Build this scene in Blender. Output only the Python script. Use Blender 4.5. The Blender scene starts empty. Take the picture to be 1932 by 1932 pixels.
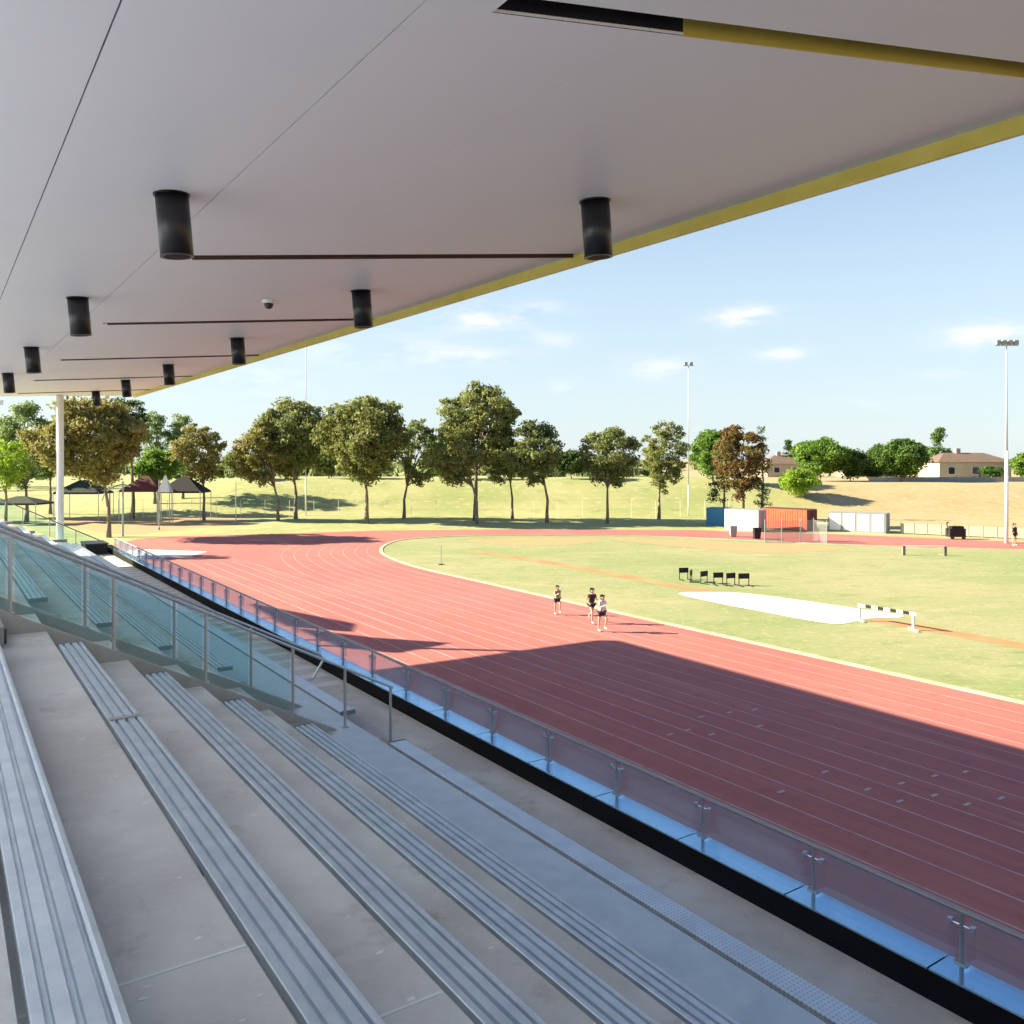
import bpy, bmesh, math, random
import numpy as np
from mathutils import Vector, Matrix

random.seed(7)
sc = bpy.context.scene
COL = sc.collection
R = math.radians
H = 8.6                       # eye height above the track
U = Vector((-.5616, .8274, 0))  # along the stand
P = Vector((.8274, .5616, 0))   # from the stand towards the track


def W(u, p, z):               # stand frame -> world
    return (U.x * u + P.x * p, U.y * u + P.y * p, z)


def terrain(x, y):
    foot, top, h = 126.0, 149.0, (5.1 if x < 30 else max(4.3, 5.1 - (x - 30) * .05))
    t = min(1, max(0, (y - foot) / (top - foot)))
    t = t * t * (3 - 2 * t)
    k = 1.0 if x > -45 else max(0.45, 1 - (-45 - x) / 40)
    return h * k * t


def G(x, y, z=0.0):           # survey: sight line to level z
    s = (H - z) / (y - 866.0)
    return ((x - 966.0) * s, 1600.0 * s)


# ------------------------------------------------------------------ materials
def mat(name, col, rough=.6, metal=0, noise=None, bump=0, bscale=40, spec=.5, second=None, nscale=3.0, detail=6, lo=.35, hi=.65):
    m = bpy.data.materials.new(name)
    m.use_nodes = True
    nt = m.node_tree
    b = nt.nodes['Principled BSDF']
    b.inputs['Base Color'].default_value = (*col, 1)
    b.inputs['Roughness'].default_value = rough
    b.inputs['Metallic'].default_value = metal
    b.inputs['Specular IOR Level'].default_value = spec
    tc = nt.nodes.new('ShaderNodeTexCoord')
    if second:
        n = nt.nodes.new('ShaderNodeTexNoise')
        n.inputs['Scale'].default_value = nscale
        n.inputs['Detail'].default_value = detail
        n.inputs['Roughness'].default_value = .62
        nt.links.new(tc.outputs['Object'], n.inputs['Vector'])
        rp = nt.nodes.new('ShaderNodeValToRGB')
        rp.color_ramp.elements[0].position = lo
        rp.color_ramp.elements[1].position = hi
        rp.color_ramp.elements[0].color = (*col, 1)
        rp.color_ramp.elements[1].color = (*second, 1)
        nt.links.new(n.outputs['Fac'], rp.inputs['Fac'])
        nt.links.new(rp.outputs['Color'], b.inputs['Base Color'])
    if bump:
        n2 = nt.nodes.new('ShaderNodeTexNoise')
        n2.inputs['Scale'].default_value = bscale
        n2.inputs['Detail'].default_value = 5
        nt.links.new(tc.outputs['Object'], n2.inputs['Vector'])
        bp = nt.nodes.new('ShaderNodeBump')
        bp.inputs['Strength'].default_value = bump
        bp.inputs['Distance'].default_value = .02
        nt.links.new(n2.outputs['Fac'], bp.inputs['Height'])
        nt.links.new(bp.outputs['Normal'], b.inputs['Normal'])
    return m


def nodes_of(m):
    return m.node_tree, m.node_tree.nodes['Principled BSDF']


def mixcol(nt, a, b_, fac):
    x = nt.nodes.new('ShaderNodeMix')
    x.data_type = 'RGBA'
    for s, v in ((x.inputs[6], a), (x.inputs[7], b_)):
        if isinstance(v, tuple):
            s.default_value = (*v, 1)
        else:
            nt.links.new(v, s)
    if isinstance(fac, (int, float)):
        x.inputs[0].default_value = fac
    else:
        nt.links.new(fac, x.inputs[0])
    return x.outputs[2]


def noise(nt, scale, detail=5, vec=None, mul=None, lo=None, hi=None, kind='Object'):
    tc = nt.nodes.new('ShaderNodeTexCoord')
    v = tc.outputs[kind]
    if mul:
        mp = nt.nodes.new('ShaderNodeMapping')
        mp.inputs['Scale'].default_value = mul
        nt.links.new(v, mp.inputs['Vector'])
        v = mp.outputs['Vector']
    n = nt.nodes.new('ShaderNodeTexNoise')
    n.inputs['Scale'].default_value = scale
    n.inputs['Detail'].default_value = detail
    n.inputs['Roughness'].default_value = .6
    nt.links.new(v, n.inputs['Vector'])
    o = n.outputs['Fac']
    if lo is not None:
        mr = nt.nodes.new('ShaderNodeMapRange')
        mr.interpolation_type = 'SMOOTHSTEP'
        mr.inputs['From Min'].default_value = lo
        mr.inputs['From Max'].default_value = hi
        nt.links.new(o, mr.inputs['Value'])
        o = mr.outputs['Result']
    return o


M = {}
M['alu'] = mat('brushed_aluminium', (.46, .53, .62), .52, .7, second=(.56, .63, .71), nscale=5, bump=.05, bscale=60)
M['alu_dark'] = mat('aluminium_bracket', (.22, .24, .27), .5, .7)
M['steel'] = mat('galvanised_steel', (.42, .44, .46), .4, .8)
M['rail_steel'] = mat('dull_rail_steel', (.30, .30, .33), .5, .6)
M['soffit'] = mat('soffit_sheet', (.865, .87, .935), .5, 0, second=(.885, .89, .95), nscale=.5)
M['yellow'] = mat('olive_yellow_paint', (.60, .48, .085), .4, second=(.68, .55, .12), nscale=2)
M['black'] = mat('black_powder_coat', (.012, .012, .016), .35)
M['upstand_black'] = mat('black_rubber', (.004, .004, .006), .8, spec=.15)
M['black_matt'] = mat('matt_black_lining', (.012, .011, .014), .8)
M['dark_line'] = mat('dark_shadow_gap', (.02, .02, .024), .9)
M['gap_grey'] = mat('dark_grey_backing', (.06, .06, .065), .9)
M['white_paint'] = mat('white_paint', (.78, .78, .76), .4)
M['mast_grey'] = mat('mast_grey', (.50, .53, .56), .5)
M['white_metal'] = mat('white_metal_sheet', (.80, .80, .80), .45, bump=.02)
M['roofsheet'] = mat('roof_sheet', (.55, .56, .58), .4, .3)
M['trunk'] = mat('bark', (.17, .13, .10), .9, second=(.27, .22, .18), nscale=2, bump=.4)
M['glass_clip'] = mat('polished_clip', (.7, .7, .72), .25, .9)
M['skin'] = mat('skin', (.55, .34, .25), .5)
M['orange'] = mat('orange_container_paint', (.62, .12, .045), .5, second=(.52, .09, .04), nscale=2)
M['blue'] = mat('blue_container_paint', (.02, .16, .34), .5, second=(.03, .2, .4), nscale=2)
M['brown_blade'] = mat('dark_red_brown_paint', (.085, .035, .028), .7)
M['grey_paint'] = mat('grey_paint', (.28, .29, .3), .5)
M['dark_red'] = mat('dark_red_canvas', (.10, .02, .018), .8)
M['dark_green_cloth'] = mat('dark_green_shade_cloth', (.02, .035, .025), .8)
M['teal_paint'] = mat('pale_teal_paint', (.32, .44, .42), .5)
M['sand'] = mat('white_sand', (.74, .71, .68), .9, second=(.36, .31, .26), nscale=.9, lo=.52, hi=.78)
M['line'] = mat('worn_white_line', (.66, .42, .42), .8, second=(.50, .23, .22), nscale=1.2)
M['tick'] = mat('white_lane_tick', (.50, .38, .38), .7)
M['kerbpaint'] = mat('cream_kerb', (.48, .43, .34), .8, second=(.36, .34, .22), nscale=.6, lo=.4, hi=.6)
M['render'] = mat('beige_render', (.52, .44, .34), .85, second=(.44, .37, .28), nscale=.6)
M['brickwall'] = mat('pale_brick', (.42, .33, .27), .85)
M['rooftile'] = mat('dark_roof_tile', (.13, .09, .075), .8, second=(.19, .12, .09), nscale=1.5)
M['window'] = mat('dark_window', (.03, .035, .045), .1)
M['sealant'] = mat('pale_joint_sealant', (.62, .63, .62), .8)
M['cap'] = mat('polished_capping', (.48, .80, 1.0), .12, 1.0)

# concrete terraces: mottled, stained, with pale spatter
m = mat('terrace_concrete', (.34, .325, .305), .85, bump=.12, bscale=25)
nt, b = nodes_of(m)
c1 = mixcol(nt, (.425, .41, .405), (.555, .555, .565), noise(nt, .9, 6, lo=.35, hi=.68))
c2 = mixcol(nt, c1, (.33, .30, .275), noise(nt, 2.7, 8, mul=(1, 1, 1), lo=.56, hi=.78))
c3 = mixcol(nt, c2, (.52, .52, .51), noise(nt, 30, 3, lo=.5, hi=.85))
nt.links.new(c3, b.inputs['Base Color'])
M['concrete'] = m
M['plain_concrete'] = mat('plain_concrete', (.33, .32, .30), .85, second=(.27, .26, .24), nscale=1.3, bump=.1)
M['bounce_floor'] = mat('pale_bounce_floor', (.74, .75, .77), .7, second=(.68, .69, .71), nscale=1.2)  # unseen rear floor, made this pale to bounce light into the stand
M['splash'] = mat('white_splash', (.66, .67, .66), .8)

# chequered deck / perforated plank : fine studs
def studded(name, c, s):
    m = mat(name, c, .45, .7)
    nt, b = nodes_of(m)
    tc = nt.nodes.new('ShaderNodeTexCoord')
    mp = nt.nodes.new('ShaderNodeMapping')
    mp.inputs['Rotation'].default_value = (0, 0, -math.atan2(U.y, U.x))
    mp.inputs['Scale'].default_value = (s, s, s)
    nt.links.new(tc.outputs['Object'], mp.inputs['Vector'])
    ck = nt.nodes.new('ShaderNodeTexVoronoi')
    ck.inputs['Randomness'].default_value = 0
    ck.inputs['Scale'].default_value = 1
    nt.links.new(mp.outputs['Vector'], ck.inputs['Vector'])
    mr = nt.nodes.new('ShaderNodeMapRange')
    mr.inputs['From Min'].default_value = .25
    mr.inputs['From Max'].default_value = .4
    nt.links.new(ck.outputs['Distance'], mr.inputs['Value'])
    n = noise(nt, 3, 5, lo=.3, hi=.7)
    base = mixcol(nt, c, tuple(min(1, v * 1.2) for v in c), n)
    o = mixcol(nt, tuple(v * .75 for v in c), base, mr.outputs['Result'])
    nt.links.new(o, b.inputs['Base Color'])
    return m


M['deck'] = mat('aluminium_deck', (.42, .48, .54), .5, .6, second=(.50, .55, .60), nscale=4, bump=.06, bscale=90)
M['perf'] = studded('perforated_aluminium', (.48, .53, .60), 26)

# running track rubber: worn in streaks along the lanes
m = mat('track_rubber', (.42, .12, .085), .9, bump=.1, bscale=200)
nt, b = nodes_of(m)


def lane_noise(scale, mul, lo, hi, detail=6):
    tc = nt.nodes.new('ShaderNodeTexCoord')
    mp = nt.nodes.new('ShaderNodeMapping')
    mp.vector_type = 'TEXTURE'
    mp.inputs['Rotation'].default_value = (0, 0, math.atan2(U.y, U.x))
    mp.inputs['Scale'].default_value = mul
    nt.links.new(tc.outputs['Object'], mp.inputs['Vector'])
    n = nt.nodes.new('ShaderNodeTexNoise')
    n.inputs['Scale'].default_value = scale
    n.inputs['Detail'].default_value = detail
    n.inputs['Roughness'].default_value = .62
    nt.links.new(mp.outputs['Vector'], n.inputs['Vector'])
    mr = nt.nodes.new('ShaderNodeMapRange')
    mr.interpolation_type = 'SMOOTHSTEP'
    mr.inputs['From Min'].default_value = lo
    mr.inputs['From Max'].default_value = hi
    nt.links.new(n.outputs['Fac'], mr.inputs['Value'])
    return mr.outputs['Result']


c1 = mixcol(nt, (.385, .108, .10), (.44, .135, .118), noise(nt, .07, 5, lo=.35, hi=.65))
c2 = mixcol(nt, c1, (.47, .165, .14), lane_noise(1.0, (14, .8, 1), .48, .75))
c3 = mixcol(nt, c2, (.30, .078, .085), lane_noise(1.0, (9, .45, 1), .52, .8))
c4 = mixcol(nt, c3, (.33, .085, .085), noise(nt, 1.6, 7, lo=.52, hi=.8))
nt.links.new(c4, b.inputs['Base Color'])
M['track'] = m

# infield: dry lawn with mowing streaks
m = mat('infield_grass', (.25, .25, .09), .95, bump=.3, bscale=30)
nt, b = nodes_of(m)
c1 = mixcol(nt, (.21, .25, .095), (.315, .29, .155), noise(nt, .055, 6, lo=.35, hi=.65))
c2 = mixcol(nt, c1, (.37, .325, .20), noise(nt, .12, 6, mul=(1, 3.5, 1), lo=.5, hi=.8))
c3 = mixcol(nt, c2, (.16, .21, .06), noise(nt, .5, 7, mul=(1, 2, 1), lo=.48, hi=.8))
c4 = mixcol(nt, c3, (.42, .36, .20), noise(nt, 2.2, 6, lo=.52, hi=.75))
c5 = mixcol(nt, c4, (.14, .18, .05), noise(nt, 5.5, 4, lo=.52, hi=.8))
nt.links.new(c5, b.inputs['Base Color'])
M['infield'] = m

# surrounding ground: lawn, with tan dry bank to the right
m = mat('park_ground', (.2, .2, .07), .95, bump=.3, bscale=10)
nt, b = nodes_of(m)
tc = nt.nodes.new('ShaderNodeTexCoord')
sx = nt.nodes.new('ShaderNodeSeparateXYZ')
nt.links.new(tc.outputs['Object'], sx.inputs[0])
c1 = mixcol(nt, (.27, .29, .105), (.36, .34, .155), noise(nt, .06, 6, lo=.35, hi=.65))
c2 = mixcol(nt, mixcol(nt, c1, (.18, .21, .07), noise(nt, .25, 7, lo=.5, hi=.8)), (.43, .40, .20), noise(nt, .8, 6, lo=.5, hi=.75))
tan = mixcol(nt, mixcol(nt, (.40, .30, .165), (.33, .265, .13), noise(nt, .2, 7, lo=.35, hi=.7)), (.46, .36, .21), noise(nt, .9, 6, lo=.5, hi=.72))
mr = nt.nodes.new('ShaderNodeMapRange')
mr.interpolation_type = 'SMOOTHSTEP'
mr.inputs['From Min'].default_value = 38
mr.inputs['From Max'].default_value = 56
nt.links.new(sx.outputs['X'], mr.inputs['Value'])
c3 = mixcol(nt, c2, tan, mr.outputs['Result'])
nt.links.new(c3, b.inputs['Base Color'])
M['ground'] = m
M['dirt'] = mat('bare_dirt', (.42, .25, .14), .95, second=(.34, .27, .11), nscale=.25, lo=.4, hi=.7)
M['runway'] = mat('orange_runway', (.40, .19, .085), .9, second=(.33, .26, .11), nscale=.35, lo=.42, hi=.62)
M['asphalt'] = mat('asphalt', (.10, .10, .10), .9)


def glass(name, tint, alpha, rough=.02, refl=1.0):
    m = bpy.data.materials.new(name)
    m.use_nodes = True
    nt = m.node_tree
    for n in list(nt.nodes):
        nt.nodes.remove(n)
    out = nt.nodes.new('ShaderNodeOutputMaterial')
    tr = nt.nodes.new('ShaderNodeBsdfTransparent')
    tr.inputs['Color'].default_value = (*tint, 1)
    gl = nt.nodes.new('ShaderNodeBsdfGlossy')
    gl.inputs['Roughness'].default_value = rough
    gl.inputs['Color'].default_value = (.85, .95, .97, 1)
    df = nt.nodes.new('ShaderNodeBsdfDiffuse')
    df.inputs['Color'].default_value = (*[v * .55 for v in tint], 1)
    fr = nt.nodes.new('ShaderNodeFresnel')
    fr.inputs['IOR'].default_value = 1.45
    mx = nt.nodes.new('ShaderNodeMixShader')
    mx0 = nt.nodes.new('ShaderNodeMixShader')
    mx0.inputs[0].default_value = alpha
    nt.links.new(tr.outputs[0], mx0.inputs[1])
    nt.links.new(df.outputs[0], mx0.inputs[2])
    ml = nt.nodes.new('ShaderNodeMath')
    ml.operation = 'MULTIPLY'
    ml.inputs[1].default_value = refl
    nt.links.new(fr.outputs[0], ml.inputs[0])
    nt.links.new(ml.outputs[0], mx.inputs[0])
    nt.links.new(mx0.outputs[0], mx.inputs[1])
    nt.links.new(gl.outputs[0], mx.inputs[2])
    nt.links.new(mx.outputs[0], out.inputs[0])
    return m


M['glass'] = glass('green_tinted_glass', (.86, .965, .965), .035, .02, .6)
M['grey_glass'] = glass('grey_mesh_infill', (.84, .87, .95), .15, .3, .12)
m = bpy.data.materials.new('frosted_fill_sheet')  # translucent sheet for the added, unseen fill panels behind the seats
m.use_nodes = True
nt = m.node_tree
tl = nt.nodes.new('ShaderNodeBsdfTranslucent')
tl.inputs['Color'].default_value = (.875, .905, 1.0, 1)
b = nt.nodes['Principled BSDF']
b.inputs['Base Color'].default_value = (.75, .78, .8, 1)
mx = nt.nodes.new('ShaderNodeMixShader')
mx.inputs[0].default_value = .97
nt.links.new(b.outputs[0], mx.inputs[1])
nt.links.new(tl.outputs[0], mx.inputs[2])
nt.links.new(mx.outputs[0], nt.nodes['Material Output'].inputs[0])
M['fill_sheet'] = m
M['net'] = glass('grey_netting', (.88, .88, .88), .10, .5, .1)


def leaf(name, a, b_, c):
    m = bpy.data.materials.new(name)
    m.use_nodes = True
    nt, b = nodes_of(m)
    c1 = mixcol(nt, a, b_, noise(nt, .35, 3, lo=.38, hi=.62))
    c2 = mixcol(nt, c1, c, noise(nt, 1.3, 2, lo=.5, hi=.75))
    nt.links.new(c2, b.inputs['Base Color'])
    b.inputs['Roughness'].default_value = .6
    b.inputs['Specular IOR Level'].default_value = .3
    out = nt.nodes['Material Output']
    tl = nt.nodes.new('ShaderNodeBsdfTranslucent')
    nt.links.new(c2, tl.inputs['Color'])
    mx = nt.nodes.new('ShaderNodeMixShader')
    mx.inputs[0].default_value = .45
    nt.links.new(b.outputs[0], mx.inputs[1])
    nt.links.new(tl.outputs[0], mx.inputs[2])
    nt.links.new(mx.outputs[0], out.inputs[0])
    return m


LEAF = {
    'gum': leaf('gum_leaves', (.175, .20, .06), (.28, .30, .10), (.085, .105, .035)),
    'olive': leaf('olive_gum_leaves', (.155, .19, .065), (.25, .285, .105), (.08, .105, .04)),
    'brown': leaf('bronze_gum_leaves', (.23, .21, .065), (.31, .275, .09), (.12, .125, .04)),
    'red': leaf('rusty_leaves', (0.210, 0.117, 0.045), (0.175, 0.153, 0.045), (0.088, 0.072, 0.030)),
    'green': leaf('fresh_green_leaves', (0.123, 0.234, 0.038), (0.210, 0.342, 0.053), (0.070, 0.144, 0.027)),
    'lime': leaf('lime_leaves', (0.228, 0.360, 0.030), (0.333, 0.468, 0.053), (0.158, 0.270, 0.030)),
    'pale': leaf('pale_green_leaves', (0.175, 0.252, 0.090), (0.280, 0.360, 0.135), (0.105, 0.162, 0.060)),
    'dark': leaf('dark_green_leaves', (0.044, 0.081, 0.022), (0.088, 0.135, 0.030), (0.026, 0.054, 0.018)),
    'mid': leaf('mid_green_leaves', (0.079, 0.153, 0.033), (0.131, 0.225, 0.045), (0.044, 0.090, 0.024)),
}


# ------------------------------------------------------------------ mesh builder
class MB:
    def __init__(s):
        s.v = []
        s.f = []

    def add(s, vs, fs):
        o = len(s.v)
        s.v += [tuple(v) for v in vs]
        s.f += [tuple(i + o for i in f) for f in fs]

    def hexa(s, q):           # 8 points: 4 bottom, 4 top
        s.add(q, [(3, 2, 1, 0), (4, 5, 6, 7), (0, 1, 5, 4), (1, 2, 6, 5), (2, 3, 7, 6), (3, 0, 4, 7)])

    def sbox(s, u0, u1, p0, p1, z0, z1):     # box in the stand frame
        s.hexa([W(u0, p0, z0), W(u0, p1, z0), W(u1, p1, z0), W(u1, p0, z0),
                W(u0, p0, z1), W(u0, p1, z1), W(u1, p1, z1), W(u1, p0, z1)])

    def box(s, x0, x1, y0, y1, z0, z1):
        s.hexa([(x0, y0, z0), (x1, y0, z0), (x1, y1, z0), (x0, y1, z0),
                (x0, y0, z1), (x1, y0, z1), (x1, y1, z1), (x0, y1, z1)])

    def rbox(s, c, rz, sx, sy, z0, z1):      # box centred on c, turned rz
        ca, sa = math.cos(rz), math.sin(rz)
        q = []
        for z in (z0, z1):
            for a, b_ in ((-1, -1), (1, -1), (1, 1), (-1, 1)):
                x, y = a * sx / 2, b_ * sy / 2
                q.append((c[0] + x * ca - y * sa, c[1] + x * sa + y * ca, z))
        s.hexa(q)

    def tube(s, a, b_, r0, r1=None, n=8, cap=True):
        r1 = r0 if r1 is None else r1
        a, b_ = Vector(a), Vector(b_)
        d = (b_ - a).normalized()
        t = Vector((0, 0, 1)) if abs(d.z) < .9 else Vector((1, 0, 0))
        e1 = d.cross(t).normalized()
        e2 = d.cross(e1)
        vs = []
        for c, r in ((a, r0), (b_, r1)):
            for i in range(n):
                g = 2 * math.pi * i / n
                vs.append(c + e1 * (r * math.cos(g)) + e2 * (r * math.sin(g)))
        fs = [(i, (i + 1) % n, n + (i + 1) % n, n + i) for i in range(n)]
        if cap:
            fs += [tuple(range(n - 1, -1, -1)), tuple(range(n, 2 * n))]
        s.add(vs, fs)

    def path(s, pts, r, n=8):
        for a, b_ in zip(pts[:-1], pts[1:]):
            s.tube(a, b_, r, r, n)

    def extrude_u(s, prof, u0, u1, p0, z0):  # (dp, dz) outline run along the stand
        n = len(prof)
        vs = [W(u0, p0 + a, z0 + c) for a, c in prof] + [W(u1, p0 + a, z0 + c) for a, c in prof]
        fs = [(i, (i + 1) % n, n + (i + 1) % n, n + i) for i in range(n)]
        fs += [tuple(range(n - 1, -1, -1)), tuple(range(n, 2 * n))]
        s.add(vs, fs)

    def build(s, name, m, parent=None, origin=None, smooth=False):
        me = bpy.data.meshes.new(name)
        if parent is not None:
            org = Vector(parent['_o']) if '_o' in parent else Vector((0, 0, 0))
        elif origin is not None:
            org = Vector(origin)
        else:
            xs = [v[0] for v in s.v]; ys = [v[1] for v in s.v]
            org = Vector(((min(xs) + max(xs)) / 2, (min(ys) + max(ys)) / 2, min(v[2] for v in s.v)))
        me.from_pydata([(v[0] - org.x, v[1] - org.y, v[2] - org.z) for v in s.v], [], s.f)
        bm = bmesh.new()
        bm.from_mesh(me)
        bmesh.ops.recalc_face_normals(bm, faces=bm.faces)
        bm.to_mesh(me)
        bm.free()
        if smooth:
            me.polygons.foreach_set('use_smooth', [True] * len(me.polygons))
        me.materials.append(m)
        o = bpy.data.objects.new(name, me)
        COL.objects.link(o)
        if parent is not None:
            o.parent = parent
            o['_o'] = tuple(org)
        else:
            o.location = org
            o['_o'] = tuple(org)
        return o


def tag(o, label, cat, group=None, kind=None):
    if label:
        o['label'] = label
    if cat:
        o['category'] = cat
    if group:
        o['group'] = group
    if kind:
        o['kind'] = kind
    return o


def empty(name, loc, label, cat, group=None):
    o = bpy.data.objects.new(name, None)
    o.empty_display_size = .3
    COL.objects.link(o)
    o.location = loc
    o['_o'] = tuple(loc)
    return tag(o, label, cat, group)


def copy_tree(o, parent=None):
    c = o.copy()
    COL.objects.link(c)
    if parent is not None:
        c.parent = parent
    for ch in list(o.children):
        copy_tree(ch, c)
    return c


def struct(o):
    o['kind'] = 'structure'
    return o


# ------------------------------------------------------------------ ground
xs = [-900, -500, -300, -200, -150] + list(range(-120, 131, 5)) + [150, 200, 300, 500, 900]
ys = [-120, -40, 0, 20, 40, 60, 80, 95, 105] + list(range(110, 161, 3)) + [175, 200, 240, 300, 420, 700, 1200, 2500]
g = MB()
vs = [(x, y, terrain(x, y) + (random.uniform(-.05, .05) if 126 < y < 160 else 0)) for y in ys for x in xs]
nx = len(xs)
fs = [(j * nx + i, j * nx + i + 1, (j + 1) * nx + i + 1, (j + 1) * nx + i) for j in range(len(ys) - 1) for i in range(nx - 1)]
g.add(vs, fs)
struct(g.build('ground', M['ground'], origin=(0, 0, 0), smooth=True))


def sheet(name, pts, z, m, thick=0):
    s = MB()
    n = len(pts)
    s.add([(x, y, z) for x, y in pts], [tuple(range(n))])
    return s.build(name, m, origin=(0, 0, z))


def dense(pts, n=6, closed=False):          # Catmull-Rom through survey points
    out = []
    m = len(pts)
    rng = range(m if closed else m - 1)
    for i in rng:
        p0 = pts[(i - 1) % m] if closed or i > 0 else pts[0]
        p1 = pts[i]
        p2 = pts[(i + 1) % m]
        p3 = pts[(i + 2) % m] if closed or i + 2 < m else pts[-1]
        for k in range(n):
            t = k / n
            out.append(tuple(.5 * ((2 * p1[a]) + (-p0[a] + p2[a]) * t + (2 * p0[a] - 5 * p1[a] + 4 * p2[a] - p3[a]) * t * t
                                   + (-p0[a] + 3 * p1[a] - 3 * p2[a] + p3[a]) * t ** 3) for a in (0, 1)))
    if not closed:
        out.append(pts[-1])
    return out


def up(u, p):
    q = W(u, p, 0)
    return (q[0], q[1])


# infield edge: straight beside the stand, bend, far side
edge = [up(-45, 31.9), up(-20, 31.9), up(0, 31.8), up(20, 31.6), up(37, 31.5), up(50, 31.5), G(797, 1073), G(745, 1056), G(721, 1042),
        G(728, 1029), G(762, 1019), G(825, 1014), G(905, 1011.5), G(1050, 1011), G(1272, 1014), G(1579, 1028), G(1914, 1038)]
a, b_ = G(1579, 1028), G(1914, 1038)
edge += [(b_[0] + (b_[0] - a[0]) * k, b_[1] + (b_[1] - a[1]) * k) for k in (1, 3)]
edge = dense(edge, 6)
close = [(140, 40), (90, -40)]
infield_pts = edge + [(edge[-1][0] + 30, edge[-1][1] - 40), (edge[0][0] + 60, edge[0][1])]


def offset(pts, d):
    out = []
    for i, q in enumerate(pts):
        a = Vector(pts[max(0, i - 1)]); c = Vector(pts[min(len(pts) - 1, i + 1)])
        t = (c - a).normalized()
        n = Vector((-t.y, t.x))
        out.append((q[0] + n.x * d, q[1] + n.y * d))
    return out


# track: everything red
outer = [up(-60, 13.8), up(46, 13.8), G(150, 1052), G(205, 1030), G(262, 1017), G(330, 1012), G(480, 1008.5), G(720, 1001), G(1000, 998.5),
         G(1300, 1000), G(1600, 1009), G(1932, 1023), G(2250, 1036)]
trk = sheet('running_track', outer + [(170, 60), (120, -60)], .012, M['track'])
struct(trk)
struct(sheet('infield_grass', infield_pts, .026, M['infield']))


def ribbon(mb, pts, w, z):
    l = offset(pts, w / 2)
    r = offset(pts, -w / 2)
    n = len(pts)
    mb.add([(x, y, z) for x, y in l] + [(x, y, z) for x, y in r], [(i, i + 1, n + i + 1, n + i) for i in range(n - 1)])


# raised inner kerb
kb = MB()
l = offset(edge, .22); r = offset(edge, -.10)
n = len(edge)
kb.add([(x, y, 0.02) for x, y in l] + [(x, y, .075) for x, y in l] + [(x, y, .075) for x, y in r] + [(x, y, .02) for x, y in r],
       [f for i in range(n - 1) for f in ((i, i + 1, n + i + 1, n + i), (n + i, n + i + 1, 2 * n + i + 1, 2 * n + i), (2 * n + i, 2 * n + i + 1, 3 * n + i + 1, 3 * n + i))])
struct(kb.build('track_kerb', M['kerbpaint'], origin=(0, 0, 0)))
# lane lines
ln = MB()
for k in range(1, 9):
    ribbon(ln, offset(edge, .3 + 1.08 * k), .042, .018)
for k in range(9, 15):
    ribbon(ln, [up(-40, 31.6 - 1.08 * k), up(0, 31.5 - 1.08 * k), up(72, 31.3 - 1.08 * k)], .055, .018)
struct(ln.build('lane_lines', M['line'], origin=(0, 0, 0)))
tk = MB()
for sxp, syp in [(1340, 1470), (1375, 1461), (1402, 1435), (1423, 1470), (1509, 1420), (1459, 1426), (1735, 1580), (1803, 1568), (1869, 1553), (1931, 1545),
                 (1869, 1592), (1934, 1610), (2002, 1598), (1800, 1604), (1562, 1585), (1520, 1453), (1650, 1545)]:
    x, y = G(sxp * .9434, syp * .9434)
    c = Vector((x, y))
    d = Vector((P.x, P.y)) * .13
    e = Vector((U.x, U.y)) * .045
    tk.add([(*(c - d - e), .024), (*(c + d - e), .024), (*(c + d + e), .024), (*(c - d + e), .024)], [(0, 1, 2, 3)])
struct(tk.build('lane_ticks', M['tick'], origin=(0, 0, 0)))

# runway across the lawn, the white pit and bare patches
rw = MB()
ribbon(rw, dense([G(880, 1040), G(1000, 1056), G(1150, 1083), G(1290, 1109), G(1480, 1138), G(1700, 1178), G(1960, 1226), G(2300, 1290)], 4), 1.3, .034)
struct(rw.build('runway_strip', M['runway'], origin=(0, 0, 0)))
struct(sheet('dirt_patch', dense([G(880, 1021), G(960, 1017), G(1080, 1016), G(1130, 1019), G(1090, 1027), G(980, 1029)], 5, True), .034, M['dirt']))
struct(sheet('dirt_fan', dense([G(1150, 1017), G(1400, 1024), G(1590, 1034), G(1480, 1044), G(1330, 1036)], 5, True), .034, M['dirt']))
struct(sheet('bare_path', dense([G(120, 985), G(250, 962), G(400, 966), G(470, 985), G(340, 998), G(230, 1008)], 5, True), .006, M['dirt']))
pit = [G(1280, 1121), G(1330, 1118), G(1410, 1121), G(1520, 1135), G(1600, 1147), G(1690, 1160), G(1700, 1166), G(1640, 1168), G(1590, 1178), G(1540, 1174), G(1420, 1152), G(1330, 1134)]
tag(sheet('sand_pit', dense(pit, 5, True), .042, M['sand']), None, None, None, 'structure')
struct(sheet('long_jump_pit', [G(200, 1043), G(262, 1037), G(392, 1041), G(360, 1050), G(230, 1056)], .03, M['sand']))
struct(sheet('service_path', [up(-60, 7.2), up(46, 7.2), up(46, 14.0), up(-60, 14.0)], .006, M['asphalt']))

# ------------------------------------------------------------------ grandstand
def dep(d):
    return H - d


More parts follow.
